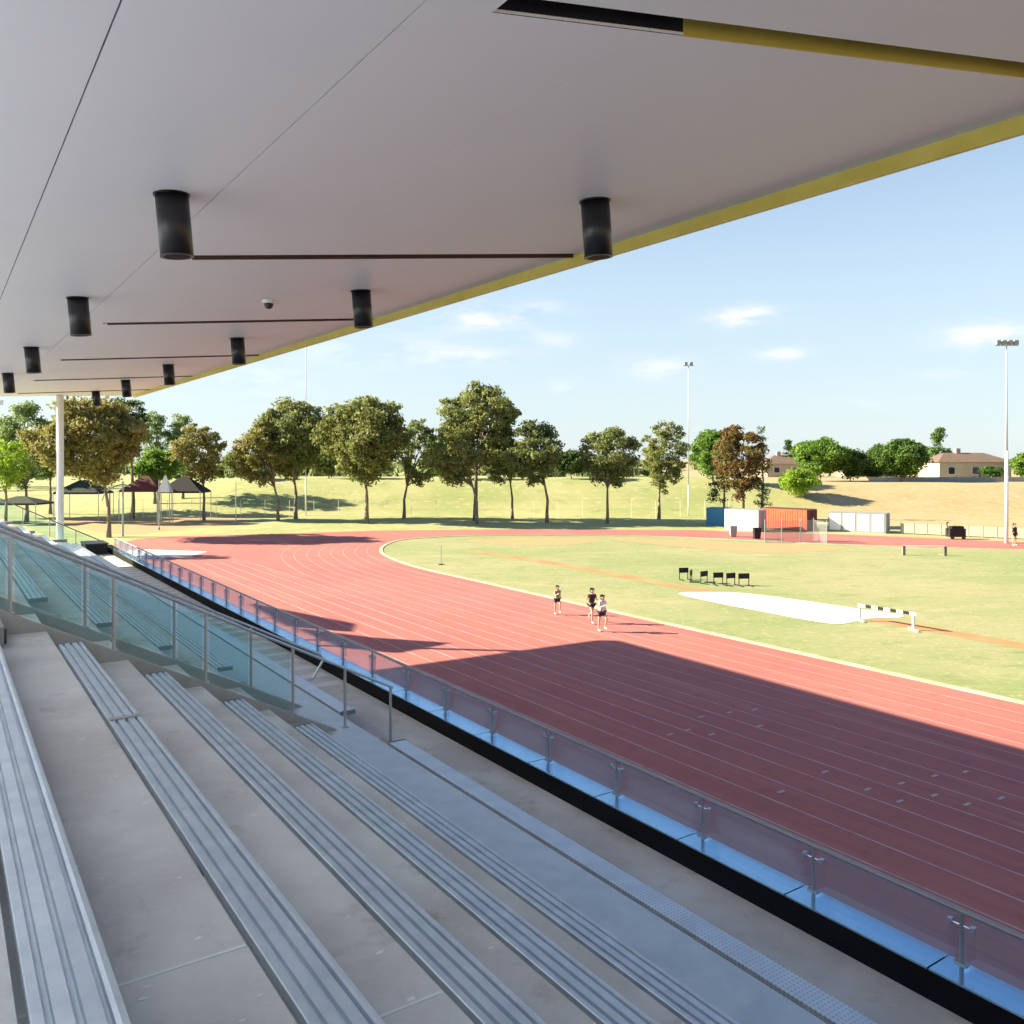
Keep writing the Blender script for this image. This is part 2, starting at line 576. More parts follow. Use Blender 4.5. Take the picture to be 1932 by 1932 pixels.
LV = lambda k: 1.6 + .462 * k          # depth of terrace k below the eye
NO = lambda k: .19 + .9 * k            # its nosing
END = 45.0
stand = empty('grandstand', W(10, 0, 0), 'stepped concrete grandstand with grey terraces beside the red running track', 'grandstand')
for k in range(-2, 5):
    s = MB()
    s.sbox(-13, END, NO(k - 1), NO(k), dep(LV(k)) - .75, dep(LV(k)))
    s.build('terrace_step', M['concrete'] if k > -1 else M['bounce_floor'], stand)
s = MB(); s.sbox(-13, END, NO(4), 5.12, dep(LV(5)) - .75, dep(LV(5)) - .012)
s.build('terrace_step', M['concrete'], stand)
s = MB(); s.sbox(-13, END, 5.12, 6.68, dep(LV(6)) - .5, dep(LV(6)))
s.build('front_walkway', M['concrete'], stand)
s = MB(); s.sbox(-13, END, NO(4) + .03, 5.10, dep(LV(5)) - .012, dep(LV(5)))
s.build('metal_deck', M['deck'], stand)
s = MB(); s.sbox(-13, END, 6.96, 7.10, .0, 4.4)
s.build('front_wall', M['plain_concrete'], stand)
s = MB(); s.sbox(-13, END, -10.3, NO(-3), dep(LV(-2)) - .75, dep(LV(-2)) - .003)
s.build('rear_concourse', M['bounce_floor'], stand)
s = MB(); s.sbox(-13, END, -10.5, -10.301, .0, dep(LV(-2)) + .25)
s.build('back_wall', M['plain_concrete'], stand)
u = 1.9  # frosted rear wall panels, added out of view to let fill light in
while u < END - .1:
    s = MB(); s.sbox(u + .03, min(u + 2.9, END) - .03, -10.42, -10.38, dep(LV(-2)) + .252, H + 3.15 + .0025 * (u - 5.5) - .05 * 18.64 + .195)
    s.build('fill_wall_panel', M['fill_sheet'], stand)
    s = MB(); s.sbox(u - .03, u + .03, -10.45, -10.35, dep(LV(-2)) + .252, H + 3.15 + .0025 * (u - 5.5) - .05 * 18.64 + .195)
    s.build('mullion', M['steel'], stand)
    u += 2.9
s = MB(); s.sbox(END, END + .2, -10.5, 7.0, .0, 2.6)
s.sbox(END, END + .2, -10.5, NO(-3), 2.6, dep(LV(-2)) + .12)
for k in range(-2, 5):
    s.sbox(END, END + .2, NO(k - 1), NO(k), 2.6, dep(LV(k)) + .12)
s.sbox(END, END + .2, NO(4), 5.12, 2.6, dep(LV(5)) + .12)
s.sbox(END, END + .2, 5.12, 6.68, 2.6, dep(LV(6)) + .12)
s.build('end_wall', M['plain_concrete'], stand)
for (k, u) in ((1, 3.6), (2, 3.5), (3, 3.45), (0, 3.7), (1, -1.5), (2, 9.0)):
    s = MB(); s.sbox(u, u + .018, NO(k - 1) + .004, NO(k) - .004, dep(LV(k)), dep(LV(k)) + .003)
    s.build('joint_sealant', M['sealant'], stand)
# pale paint/bird splashes: flat irregular blobs on the treads
rs = random.Random(5)
s = MB()
for i in range(90):
    k = rs.choice([0, 1, 1, 1, 2, 2, 3, 4])
    u = rs.uniform(.8, 9.5) if i > 30 else rs.uniform(.8, 4.5)
    p = rs.uniform(NO(k - 1) + .3, NO(k) - .04)
    rr = rs.uniform(.006, .017)
    n = 9
    vs = []
    for j in range(n):
        gq = 2 * math.pi * j / n
        r_ = rr * rs.uniform(.55, 1.3)
        vs.append(W(u + r_ * math.cos(gq) * .8, p + r_ * math.sin(gq) * 1.8, dep(LV(k)) + .002))
    s.add(vs, [tuple(range(n))])
o = s.build('bird_droppings', M['splash'], stand)
o['kind'] = 'stuff'
# aisle half steps
for (ua, ub) in ((10.75, 11.5), (13.1, 14.1)):
    s = MB()
    for k in range(0, 5):
        s.sbox(ua, ub, NO(k) + .0, NO(k) + .42, dep(LV(k + 1)) - .02, dep(LV(k + 1)) + .231)
    s.sbox(ua, ub, 5.121, 5.5, dep(LV(6)) - .02, dep(LV(6)) + .231)
    s.build('aisle_steps', M['plain_concrete'], stand)
# raked kerbs under the glass
for ug in (11.6, 13.0):
    s = MB()
    q = []
    for du in (-.07, .07):
        for p in (-1.6, 5.0):
            zn = dep(2.062 + .513 * (p - 1.09))
            q.append((ug + du, p, zn))
    (u0, pa, za), (_, pb, zb), (u1, _, _), _ = q
    s.hexa([W(u0, pa, za - .35), W(u0, pb, zb - .35), W(u1, pb, zb - .35), W(u1, pa, za - .35),
            W(u0, pa, za + .05), W(u0, pb, zb + .05), W(u1, pb, zb + .05), W(u1, pa, za + .05)])
    s.build('raked_kerb', M['plain_concrete'], stand)

# front upstand: black inner face and reflective capping
s = MB(); s.sbox(-13, END - .4, 6.64, 6.94, dep(4.45), dep(4.14))
s.build('upstand', M['upstand_black'], stand)
s = MB()
u = -13.0
while u < END - .5:
    s.sbox(u, min(u + 1.385, END - .4), 6.645, 6.965, dep(4.139), dep(4.12))
    u += 1.4
s.build('capping', M['cap'], stand)

# benches ------------------------------------------------------------------
SEAT = [(0, -.045), (0, .004), (.004, .008), (.034, .008), (.036, -.016), (.056, -.016), (.058, .009), (.106, .010), (.108, -.016), (.130, -.016),
        (.132, .010), (.180, .009), (.182, -.016), (.198, -.016), (.200, .009), (.214, .0115), (.228, .009), (.236, .001), (.239, -.012), (.239, -.045)]
PLANK = [(0, -.045), (0, .004), (.006, .008), (.236, .008), (.243, .002), (.243, -.045)]


def bench(name, k, u0, u1, joints, label, profile, m, p0, d, brackets=True):
    o = empty('bench', W((u0 + u1) / 2, p0, dep(d)), label, 'bench', 'aluminium bench rows on the terraces')
    cuts = [u0] + sorted(j for j in joints if u0 < j < u1) + [u1]
    for a_, c in zip(cuts[:-1], cuts[1:]):
        s = MB()
        s.extrude_u(profile, a_ + .006, c - .006, p0, dep(d))
        pl = s.build('seat_plank', m, o)
    for c in cuts[1:-1]:
        s = MB()
        s.sbox(c - .035, c + .035, p0 + .004, p0 + .232, dep(d) + .0135, dep(d) + .0175)
        s.build('joint_cover', M['steel'], o)
    for c in (u0, u1):
        s = MB()
        sg = -.012 if c == u0 else .0
        s.sbox(c + sg - .002, c + sg + .010, p0 - .004, p0 + .246, dep(d) - .05, dep(d) + .017)
        s.build('end_cap', M['alu_dark'], o)
    u = u0 + .5
    nb = 0
    while u < u1 - .2 and nb < 22:
        s = MB()
        s.sbox(u, u + .05, p0 - .028, p0 + .2, dep(d) - .085, dep(d) - .046)
        s.sbox(u, u + .05, p0 - .028, p0 - .012, dep(d) - .3, dep(d) - .086)
        s.build('bracket', M['alu_dark'], o)
        u += 1.8
        nb += 1
    return o


names = ['nearest', 'second', 'third', 'fourth', 'fifth', 'front']
nearlab = ['wide ribbed aluminium bench running along the bottom left corner, closest to the viewer',
           'second ribbed aluminium bench from the bottom left, with a pale joint strip across its planks',
           'third ribbed aluminium bench from the bottom left corner, ending before the glass balustrade',
           'fourth ribbed aluminium bench from the bottom left, with bare concrete on both sides',
           'ribbed aluminium bench along the upper edge of the smooth pale metal deck',
           'perforated aluminium front bench below the dark gap, beside the brown concrete walkway']
farlab = ['aluminium bench beyond the glass balustrade, topmost of the far block at the left picture edge',
          'aluminium bench seen through the glass, second from the top in the far block',
          'aluminium bench seen through the glass, third from the top in the far block',
          'aluminium bench seen through the glass, fourth from the top in the far block',
          'aluminium bench seen through the glass, lowest ribbed one of the far block',
          'front aluminium bench of the far block, ending beside the steel handrail post']
for k in range(6):
    d = LV(k)
    p0 = NO(k) + .03 if k < 5 else 5.15
    prof, mm = (SEAT, M['alu']) if k < 5 else (PLANK, M['perf'])
    bench('bench', k, -5, 10.6, [7.3, .2] if k == 1 else [.6], nearlab[k], prof, mm, p0, d)
    bench('bench', k, 14.25 if k < 5 else 12.3, 43.6, [20.5, 26.5, 32.5, 38.5], farlab[k], prof, mm, p0, d)


# glass balustrades down the aisle -----------------------------------------
def nose(p):
    return dep(2.062 + .513 * (p - 1.09))


def balustrade(ug, plist, pend, extra, label, glass_to, tail):
    o = empty('glass_balustrade', W(ug, 1.5, nose(1.5)), label, 'balustrade', 'glass balustrades down the aisle')
    for p in plist + extra:
        s = MB()
        zb = nose(p) + .05 if p < 4.9 else dep(LV(5 if p < 5.1 else 6))
        zt = nose(p) + .98
        s.tube(W(ug, p, zb), W(ug, p, zt), .021, n=8)
        s.sbox(ug - .045, ug + .045, p - .045, p + .045, zb, zb + .012)
        s.build('post', M['steel'], o)
    for a_, c in zip(plist[:-1], plist[1:]):
        s = MB()
        a2, c2 = a_ + .05, c - .05
        t = .006
        s.hexa([W(ug - t, a2, nose(a2) + .08), W(ug - t, c2, nose(c2) + .08), W(ug + t, c2, nose(c2) + .08), W(ug + t, a2, nose(a2) + .08),
                W(ug - t, a2, nose(a2) + .90), W(ug - t, c2, nose(c2) + .90), W(ug + t, c2, nose(c2) + .90), W(ug + t, a2, nose(a2) + .90)])
        s.build('glass_panel', M['glass'], o)
    s = MB()
    s.path([W(ug, plist[0], nose(plist[0]) + .98), W(ug, pend, nose(pend) + .98)] + tail, .02)
    s.build('top_rail', M['steel'], o)
    return o


pl = [-1.5, -.4, .72, 1.84, 2.96, 4.15]
balustrade(11.6, pl, 5.7, [4.93, 5.66], 'near glass balustrade down the aisle, its steel rail running on to two bare posts', 4.15, [])
balustrade(13.0, [-1.7, -.6, .52, 1.7, 2.87, 3.99], 5.1, [],
           'far glass balustrade across the aisle, its handrail bent down in a steel loop', 3.99,
           [W(13.0, 5.16, nose(5.16) + .93), W(13.0, 4.98, nose(4.98) + .55), W(13.0, 4.9, nose(4.9) + .50)])
# end balustrade of the stand
o = empty('end_balustrade', W(END - .1, 2, nose(2)), 'blue-green glass balustrade closing the far end of the stand', 'balustrade')
pe = [-2.2, -1.1, 0, 1.1, 2.2, 3.3, 4.4, 5.5, 6.6]
for p in pe:
    s = MB()
    s.tube(W(END + .1, p, nose(p) + .1), W(END + .1, p, nose(p) + .92), .025)
    s.build('post', M['steel'], o)
for a_, c in zip(pe[:-1], pe[1:]):
    s = MB()
    t = .006
    s.hexa([W(END + .1 - t, a_ + .05, nose(a_) + .12), W(END + .1 - t, c - .05, nose(c) + .12), W(END + .1 + t, c - .05, nose(c) + .12), W(END + .1 + t, a_ + .05, nose(a_) + .12),
            W(END + .1 - t, a_ + .05, nose(a_) + .85), W(END + .1 - t, c - .05, nose(c) + .85), W(END + .1 + t, c - .05, nose(c) + .85), W(END + .1 + t, a_ + .05, nose(a_) + .85)])
    s.build('glass_panel', M['glass'], o)
s = MB(); s.path([W(END + .1, -2.2, nose(-2.2) + .92), W(END + .1, 6.6, nose(6.6) + .92)], .028)
s.build('top_rail', M['rail_steel'], o)

# front railing -------------------------------------------------------------
rz0, rz1 = dep(4.12), dep(3.70)
fr = empty('front_railing', W(15, 6.93, rz0), 'low dark metal railing with grey infill panels along the front of the stand', 'railing')
us = [3.67 + 1.415 * i for i in range(-6, 30)]
us = [u for u in us if u < END - .6]
for i, u in enumerate(us):
    s = MB()
    s.tube(W(u, 6.93, rz0), W(u, 6.93, rz1), .019)
    s.sbox(u - .05, u + .05, 6.90, 6.96, rz0, rz0 + .014)
    po = s.build('post', M['rail_steel'], fr)
    s = MB()
    for du in (-.11, .075):
        s.sbox(u + du, u + du + .035, 6.905, 6.955, rz1 - .13, rz1 - .085)
    s.tube(W(u - .11, 6.93, rz1 - .108), W(u + .11, 6.93, rz1 - .108), .007, n=6)
    s.build('clip', M['glass_clip'], fr)
for a_, c in zip(us[:-1], us[1:]):
    s = MB()
    s.sbox(a_ + .06, c - .06, 6.846, 7.04, rz0 + .035, rz1 - .05)
    s.build('infill_panel', M['grey_glass'], fr)
s = MB(); s.path([W(us[0], 6.93, rz1 + .012), W(us[-1], 6.93, rz1 + .012)], .024, 10)
s.build('top_rail', M['rail_steel'], fr)

# thin pale stripes across the far half of the walkway
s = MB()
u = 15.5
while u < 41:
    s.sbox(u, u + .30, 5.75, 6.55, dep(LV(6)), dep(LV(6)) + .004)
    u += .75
s.build('walkway_stripe', M['sealant'], stand)

# ------------------------------------------------------------------ canopy
UFAR = 46.3
PE = 8.24


def rz(u, p):
    return H + 3.15 + .0025 * (u - 5.5) - .05 * (PE - p)


roof = empty('canopy_roof', W(18, 3, rz(18, 3)), 'large pale grey canopy roof with dark slots and an olive yellow edge', 'canopy')
SL = [(-11.4, -.3), (-3.5, -.3), (4.48, -.285), (12.72, -.46), (20.1, -.47), (28.4, -.48), (36.6, -.48), (44.6, -.48)]
PIN = 2.97
SW = .225


def slot_u(i, p, far):
    u0, g_ = SL[i]
    return u0 + g_ * (p - PIN) + (SW / 2 if far else -SW / 2)


def plate(mb, quad, t=.02):     # quad of (u,p) on the soffit plane, thickness upwards
    mb.hexa([W(u, p, rz(u, p)) for u, p in quad] + [W(u, p, rz(u, p) + t) for u, p in quad])


gaps = {-5: .006, -3.5: .006, -2.1: .006, -.62: .006, .93: .0065, 2.53: .0055, 4.05: .0016, 5.6: .0006}
edges_p = [-.62, .93, 2.53]
UN = 2.0  # roof starts ahead of the viewpoint to let sky light onto the treads
for a_, c in zip(edges_p[:-1], edges_p[1:]):
    s = MB()
    plate(s, [(UN, a_ + gaps.get(a_, 0)), (UN, c - gaps.get(c, 0)), (UFAR, c - gaps.get(c, 0)), (UFAR, a_ + gaps.get(a_, 0))])
    s.build('soffit_panel', M['soffit'], roof)
bands = [2.53, PIN, 4.05, 5.6, PE - .02]
s = MB()
plate(s, [(UN, 2.53 + .0055), (UN, PIN), (UFAR, PIN), (UFAR, 2.53 + .0055)])
s.build('soffit_panel', M['soffit'], roof)
for a_, c in zip(bands[1:-1], bands[2:]):
    s = MB()
    aa, cc = a_ + gaps.get(a_, 0), c - gaps.get(c, 0)
    for i in range(-1, len(SL)):
        l0 = (lambda p: UN) if i < 0 else (lambda p, i=i: slot_u(i, p, True))
        l1 = (lambda p: UFAR) if i == len(SL) - 1 else (lambda p, i=i: slot_u(i + 1, p, False))
        plate(s, [(l0(aa), aa), (l0(cc), cc), (l1(cc), cc), (l1(aa), aa)])
    s.build('soffit_panel', M['soffit'], roof)
PY = 4.30
for i in range(len(SL)):
    def wall(mb, pa, pb, far, o0, o1, z0, z1):
        q = []
        for zz in (z0, z1):
            for p, oo in ((pa, o0), (pb, o0), (pb, o1), (pa, o1)):
                u = slot_u(i, p, far)
                q.append(W(u + oo, p, rz(u, p) + zz))
        mb.hexa(q)
    s = MB()
    wall(s, PIN, PE - .025, False, -.012, -.001, .0, .30)      # near side lining
    wall(s, PIN, PY, True, .001, .012, .0, .30)                # far side, inner end
    if i > 2:
        s.build('slot_lining', M['black_matt'], roof)
        s = MB()
        wall(s, PIN + .1, PE - .025, True, -.014, -.001, -.022, .30)
        s.build('slot_blade', M['brown_blade'], roof)
        continue
    s.build('slot_lining', M['black_matt'], roof)
    s = MB()
    wall(s, PY, PE - .025, True, -.002, .012, -.004, .20)      # far side, painted
    s.build('slot_blade', M['yellow'], roof)
s = MB()
plate(s, [(UN, -.62), (UN, PE - .03), (UFAR, PE - .03), (UFAR, -.62)], .02)
for i in range(8):
    z = s.v[i]
    s.v[i] = (z[0], z[1], z[2] + .31)
s.build('roof_sheet', M['gap_grey'], roof)
s = MB()
plate(s, [(UN, -.64), (UN, PE + .2), (UFAR, PE + .2), (UFAR, -.64)], .05)
s.v = [(v[0], v[1], v[2] + .36) for v in s.v]
s.build('roof_cover', M['roofsheet'], roof)
# frosted roof panels, added out of view to pass fill light into the stand
u = UN
while u < UFAR - .1:
    ue = min(u + 3.0, UFAR)
    s = MB()
    plate(s, [(u + .03, -10.9), (u + .03, -.60), (ue - .03, -.60), (ue - .03, -10.9)], .02)
    s.v = [(v[0], v[1], v[2] + .2) for v in s.v]
    s.build('fill_roof_panel', M['fill_sheet'], roof)
    s = MB()
    plate(s, [(u - .06, -10.9), (u - .06, -.625), (u + .06, -.625), (u + .06, -10.9)], .198)
    s.build('rafter', M['white_paint'], roof)
    u += 3.0
# yellow edge lip and outer fascia


def run(mb, p0, p1, z0, z1, ua=UN, ub=UFAR):
    q = []
    for zz in (z0, z1):
        for u, p in ((ua, p0), (ua, p1), (ub, p1), (ub, p0)):
            q.append(W(u, p, rz(u, PE) + zz))
    mb.hexa(q)


s = MB()
run(s, PE - .02, PE + .035, -.165, .30)
s.build('edge_lip', M['yellow'], roof)
s = MB()
run(s, PE + .036, PE + .10, -.12, -.02)
s.build('edge_gutter', M['yellow'], roof)
s = MB()
run(s, PE + .036, PE + .2, -.018, .36)
s.build('fascia', M['roofsheet'], roof)
# end fascia at the far end
s = MB()
q = []
for zz in (-.03, .36):
    for u, p in ((UFAR, -10.6), (UFAR, PE), (UFAR + .1, PE), (UFAR + .1, -10.6)):
        q.append(W(u, p, rz(UFAR, p) + zz))
s.hexa(q)
s.build('end_fascia', M['soffit'], roof)
s = MB()
q = []
for zz in (-.03, .36):
    for u, p in ((UN - .1, -.6), (UN - .1, PE), (UN - .005, PE), (UN - .005, -.6)):
        q.append(W(u, p, rz(UN, p) + zz))
s.hexa(q)
s.build('end_fascia', M['soffit'], roof)
# far column outside the end of the stand
o = empty('roof_column', W(END + .75, 4.9, 0), 'tall white round column holding up the far end of the canopy', 'column')
s = MB(); s.tube(W(END + .75, 4.9, .02), W(END + .75, 4.9, rz(END, 4.9) - .03), .165, n=20)
s.build('shaft', M['white_paint'], o, smooth=True)
s = MB(); s.tube(W(END + .75, 4.9, .0), W(END + .75, 4.9, .05), .28, n=20)
s.build('base_plate', M['steel'], o)
s = MB(); s.sbox(END + .70, END + .80, 5.06, 5.14, 8.6 + 1.0, 8.6 + 1.12)
s.build('bracket', M['steel'], o)

# downlights
TILT = Vector((P.x * .085, P.y * .085, -1)).normalized()
dl0 = None
labs = ['largest black cylinder downlight, hanging at centre left in front of a soffit joint',
        'black cylinder downlight, second largest of the left row under the canopy',
        'black cylinder downlight, third of the left row above the left picture edge',
        'small black cylinder downlight cut by the left picture edge',
        'black cylinder downlight nearest the viewer beside the yellow roof edge',
        'black cylinder downlight, second along the roof edge, in front of the sky',
        'black cylinder downlight, third along the roof edge from the viewer',
        'black cylinder downlight, fourth along the roof edge from the viewer',
        'tiny black cylinder downlight, second farthest along the roof edge',
        'tiny black cylinder downlight, farthest along the roof edge, above the trees']
spots = [(9.63, 2.1), (16.84, 2.08), (25.1, 2.03), (33.36, 2.0), (7.79, 6.48), (14.42, 6.44), (21.95, 6.38), (29.54, 6.33), (36.4, 6.2), (43.3, 6.1)]
for i, (u, p) in enumerate(spots):
    loc = Vector(W(u, p, rz(u, p)))
    if dl0 is None:
        dl0 = empty('downlight', loc, labs[0], 'light', 'black cylinder downlights under the canopy')
        s = MB(); s.tube(loc, loc + TILT * .66, .172, n=28)
        s.build('housing', M['black'], dl0)
        s = MB(); s.tube(loc + TILT * .655, loc + TILT * .668, .176, n=28)
        s.build('trim_ring', M['black'], dl0)
        s = MB(); s.tube(loc + TILT * .662, loc + TILT * .672, .135, n=24)
        s.build('lens', M['black_matt'], dl0)
        s = MB(); s.tube(loc - TILT * .01, loc + TILT * .012, .19, n=28)
        s.build('mount_ring', M['black'], dl0)
        for ch in dl0.children:
            if ch.name.startswith('housing'):
                ch.data.polygons.foreach_set('use_smooth', [len(pp.vertices) == 4 for pp in ch.data.polygons])
        o = dl0
    else:
        o = copy_tree(dl0)
        o.location = loc
        o['label'] = labs[i]
# dome camera
loc = Vector(W(16.0, 5.25, rz(16, 5.25)))
o = empty('dome_camera', loc, 'small white dome security camera on the canopy soffit', 'camera')
s = MB(); s.tube(loc, loc + Vector((0, 0, -.06)), .13, .12, n=20)
s.build('base', M['white_paint'], o)
bm = bmesh.new()
bmesh.ops.create_uvsphere(bm, u_segments=16, v_segments=8, radius=.085)
me = bpy.data.meshes.new('dome'); bm.to_mesh(me); bm.free()
me.materials.append(M['black'])
dm = bpy.data.objects.new('dome', me); COL.objects.link(dm); dm.parent = o; dm.location = (0, 0, -.08)

# unseen canopy added past the left frame edge, shaped to cast the track shadows
SUNK = 1.978


def caster(x, y, h):            # point h above ground whose sun shadow lands on (x, y)
    l = h * SUNK
    return (x - .9925 * l, y + .1219 * l, h)


o = empty('shadow_canopy', caster(*G(600, 1180), 0), 'added canopy on posts out of view, shaped for its shadows on the track', 'canopy')
tri = [[(470, 1140), (560, 1158), (655, 1177), (650, 1192), (540, 1182)], [(560, 1187), (690, 1203), (836, 1213), (735, 1232), (640, 1222)]]
for t in tri:
    s = MB()
    lo = [caster(*G(x, y), 11.3) for x, y in t]
    n = len(lo)
    s.add(lo + [(a_[0], a_[1], a_[2] + .25) for a_ in lo],
          [tuple(range(n)), tuple(range(2 * n - 1, n - 1, -1))] + [(i, (i + 1) % n, n + (i + 1) % n, n + i) for i in range(n)])
    s.build('shadow_panel', M['roofsheet'], o)
    cx = sum(a_[0] for a_ in lo) / n; cy = sum(a_[1] for a_ in lo) / n
    s = MB(); s.tube((cx, cy, 0), (cx, cy, 11.3), .12, n=10)
    s.build('post', M['white_paint'], o)

# small things left on the stand
o = empty('bag', W(11.05, .42, dep(LV(1))), 'small black bag left on the step at the left picture edge', 'bag')
b0 = Vector(W(11.0, .45, dep(LV(1))))
s = MB(); s.rbox(b0, .3, .36, .2, b0.z, b0.z + .16); s.rbox(b0 + Vector((0, 0, 0)), .3, .28, .14, b0.z + .16, b0.z + .22)
s.build('body', M['black_matt'], o)
s = MB(); s.path([b0 + Vector((-.1, 0, .22)), b0 + Vector((-.06, 0, .3)), b0 + Vector((.06, 0, .3)), b0 + Vector((.1, 0, .22))], .012)
s.build('handle', M['black_matt'], o)
o = empty('storage_box', W(43.4, 6.0, dep(LV(6))), 'low black storage box at the far end of the front walkway', 'box')
s = MB(); s.sbox(42.6, 44.2, 5.6, 6.5, dep(LV(6)) + .03, dep(LV(6)) + .46)
s.build('body', M['black_matt'], o)
s = MB(); s.sbox(42.56, 44.24, 5.56, 6.54, dep(LV(6)) + .461, dep(LV(6)) + .52)
s.build('lid', M['black'], o)
s = MB()
for a_ in (42.7, 44.0):
    s.sbox(a_, a_ + .1, 5.7, 6.4, dep(LV(6)), dep(LV(6)) + .03)
s.build('feet', M['steel'], o)

# ------------------------------------------------------------------ trees
def leaf_mesh(name, h, w, cb, seed, m, style, leaf_s=.42, dens=1.0):
    """crown as clumps of leaf quads: h total height, w crown width, cb crown base height"""
    rg = np.random.default_rng(seed)
    ch = h - cb
    clumps = []
    if style == 'column':
        n = int(26 * dens)
        for i in range(n):
            t = rg.uniform(0, 1)
            r = (w / 2) * (1 - t) ** .55 * .75
            a_ = rg.uniform(0, 6.28)
            clumps.append((r * math.cos(a_) * rg.uniform(.3, 1), r * math.sin(a_) * rg.uniform(.3, 1), cb + ch * t * .95, w * .22))
    elif style == 'conifer':
        for i in range(int(34 * dens)):
            t = rg.uniform(0, 1)
            r = (w / 2) * (1 - t) * .95 + .15
            a_ = rg.uniform(0, 6.28)
            clumps.append((r * math.cos(a_), r * math.sin(a_), cb + ch * t, w * .13 + .2))
    else:
        n = int((92 if style == 'gum' else 84) * dens)
        k = 0
        while len(clumps) < n and k < 4000:
            k += 1
            d = rg.normal(size=3)
            d /= np.linalg.norm(d)
            rr = rg.uniform(.45, 1.0) ** .6
            z = d[2] * rr
            wid = 1.0 if z > -.2 else .85
            if z < -.35 and rg.random() < .3:
                continue
            lump = 1 + .22 * math.sin(3 * math.atan2(d[1], d[0]) + seed) * (1 - abs(d[2]))
            cr = w * (rg.uniform(.065, .135) if style == 'gum' else rg.uniform(.09, .16))
            x = d[0] * rr * (w / 2 - cr * .6) * wid * lump
            y = d[1] * rr * (w / 2 - cr * .6) * wid * lump
            zz = cb + ch * .52 + z * (ch * .5 - cr * .4)
            clumps.append((x, y, zz, cr))
    V = []
    for (x, y, z, cr) in clumps:
        n = int(max(50, 215 * (cr / 1.5) ** 1.5) * (1.0 if style != 'gum' else .95))
        n = min(n, 340)
        d = rg.normal(size=(n, 3))
        d /= np.linalg.norm(d, axis=1)[:, None]
        d[:, 2] = np.abs(d[:, 2]) * np.where(rg.random(n) < .75, 1, -1)
        rad = cr * rg.uniform(.35, 1.08, size=(n, 1))
        c = np.array([x, y, z]) + d * rad * np.array([1.1, 1.1, .78])
        nn = d + rg.normal(scale=.75, size=(n, 3))
        nn /= np.linalg.norm(nn, axis=1)[:, None]
        t = np.cross(nn, rg.normal(size=(n, 3)))
        t /= np.linalg.norm(t, axis=1)[:, None]
        b2 = np.cross(nn, t)
        s_ = leaf_s * rg.uniform(.55, 1.25, size=(n, 1))
        q = np.stack([c - t * s_ - b2 * s_ * .1, c - b2 * s_ * .55, c + t * s_ + b2 * s_ * .1, c + b2 * s_ * .5], axis=1)
        V.append(q.reshape(-1, 3))
    V = np.concatenate(V)
    nq = len(V) // 4
    me = bpy.data.meshes.new(name)
    me.vertices.add(len(V))
    me.vertices.foreach_set('co', V.ravel())
    me.loops.add(nq * 4)
    me.loops.foreach_set('vertex_index', np.arange(nq * 4))
    me.polygons.add(nq)
    me.polygons.foreach_set('loop_start', np.arange(0, nq * 4, 4))
    me.polygons.foreach_set('loop_total', np.full(nq, 4))
    me.update(calc_edges=True)
    me.materials.append(m)
    return me, clumps


def tree(name, label, cat, xc, yt, wpx, ycb, y_or_z, kind, style='gum', group=None, seed=1, tx=None, dens=1.0, trunk=True):
    z = y_or_z
    k = z / 1600.0
    x = (xc - 966) * k
    tx_ = (tx - 966) * k if tx else x
    gz = terrain(tx_, z)
    top = H + (866 - yt) * k
    cb = max(.3, H + (866 - ycb) * k - gz)
    h = max(1.2, top - gz)
    w = wpx * k * (1.1 if style == 'gum' else 1)
    o = empty(name, (tx_, z, gz), label, cat, group)
    ls = max(.15, min(.36, .016 * w + .11)) * (z / 124) ** .5
    me, clumps = leaf_mesh('crown', h, w, cb, seed, LEAF[kind], style, ls, dens)
    c = bpy.data.objects.new('crown', me)
    COL.objects.link(c)
    c.parent = o
    c.location = (x - tx_, 0, 0)
    rg = random.Random(seed)
    if trunk:
        s = MB()
        r0 = max(.10, h * .017)
        fork = cb + (h - cb) * (.15 if style != 'column' else .8)
        if style == 'conifer':
            fork = h * .92
        pts = [Vector((0, 0, -.2))]
        for j in range(1, 5):
            t = j / 4
            pts.append(Vector(((x - tx_) * max(0, t - .5) * .5 + rg.uniform(-.1, .1), rg.uniform(-.12, .12), fork * t)))
        for j in range(4):
            s.tube(pts[j], pts[j + 1], r0 * (1 - .13 * j) * (1.25 if j == 0 else 1), r0 * (1 - .13 * (j + 1)), 8)
        if style in ('gum', 'round'):
            far = sorted(clumps, key=lambda q: -q[3])[:9]
            for q in far:
                st = pts[3].lerp(pts[4], rg.uniform(.2, 1))
                e = Vector((q[0] + x - tx_, q[1], q[2]))
                mid = st.lerp(e, .5) + Vector((0, 0, .08 * (e - st).length))
                s.tube(st, mid, r0 * .5, r0 * .33, 6)
                s.tube(mid, e, r0 * .33, r0 * .12, 6)
        s.v = [(v[0] + tx_, v[1] + z, v[2] + gz) for v in s.v]
        s.build('trunk', M['trunk'], o, smooth=True)
    return o


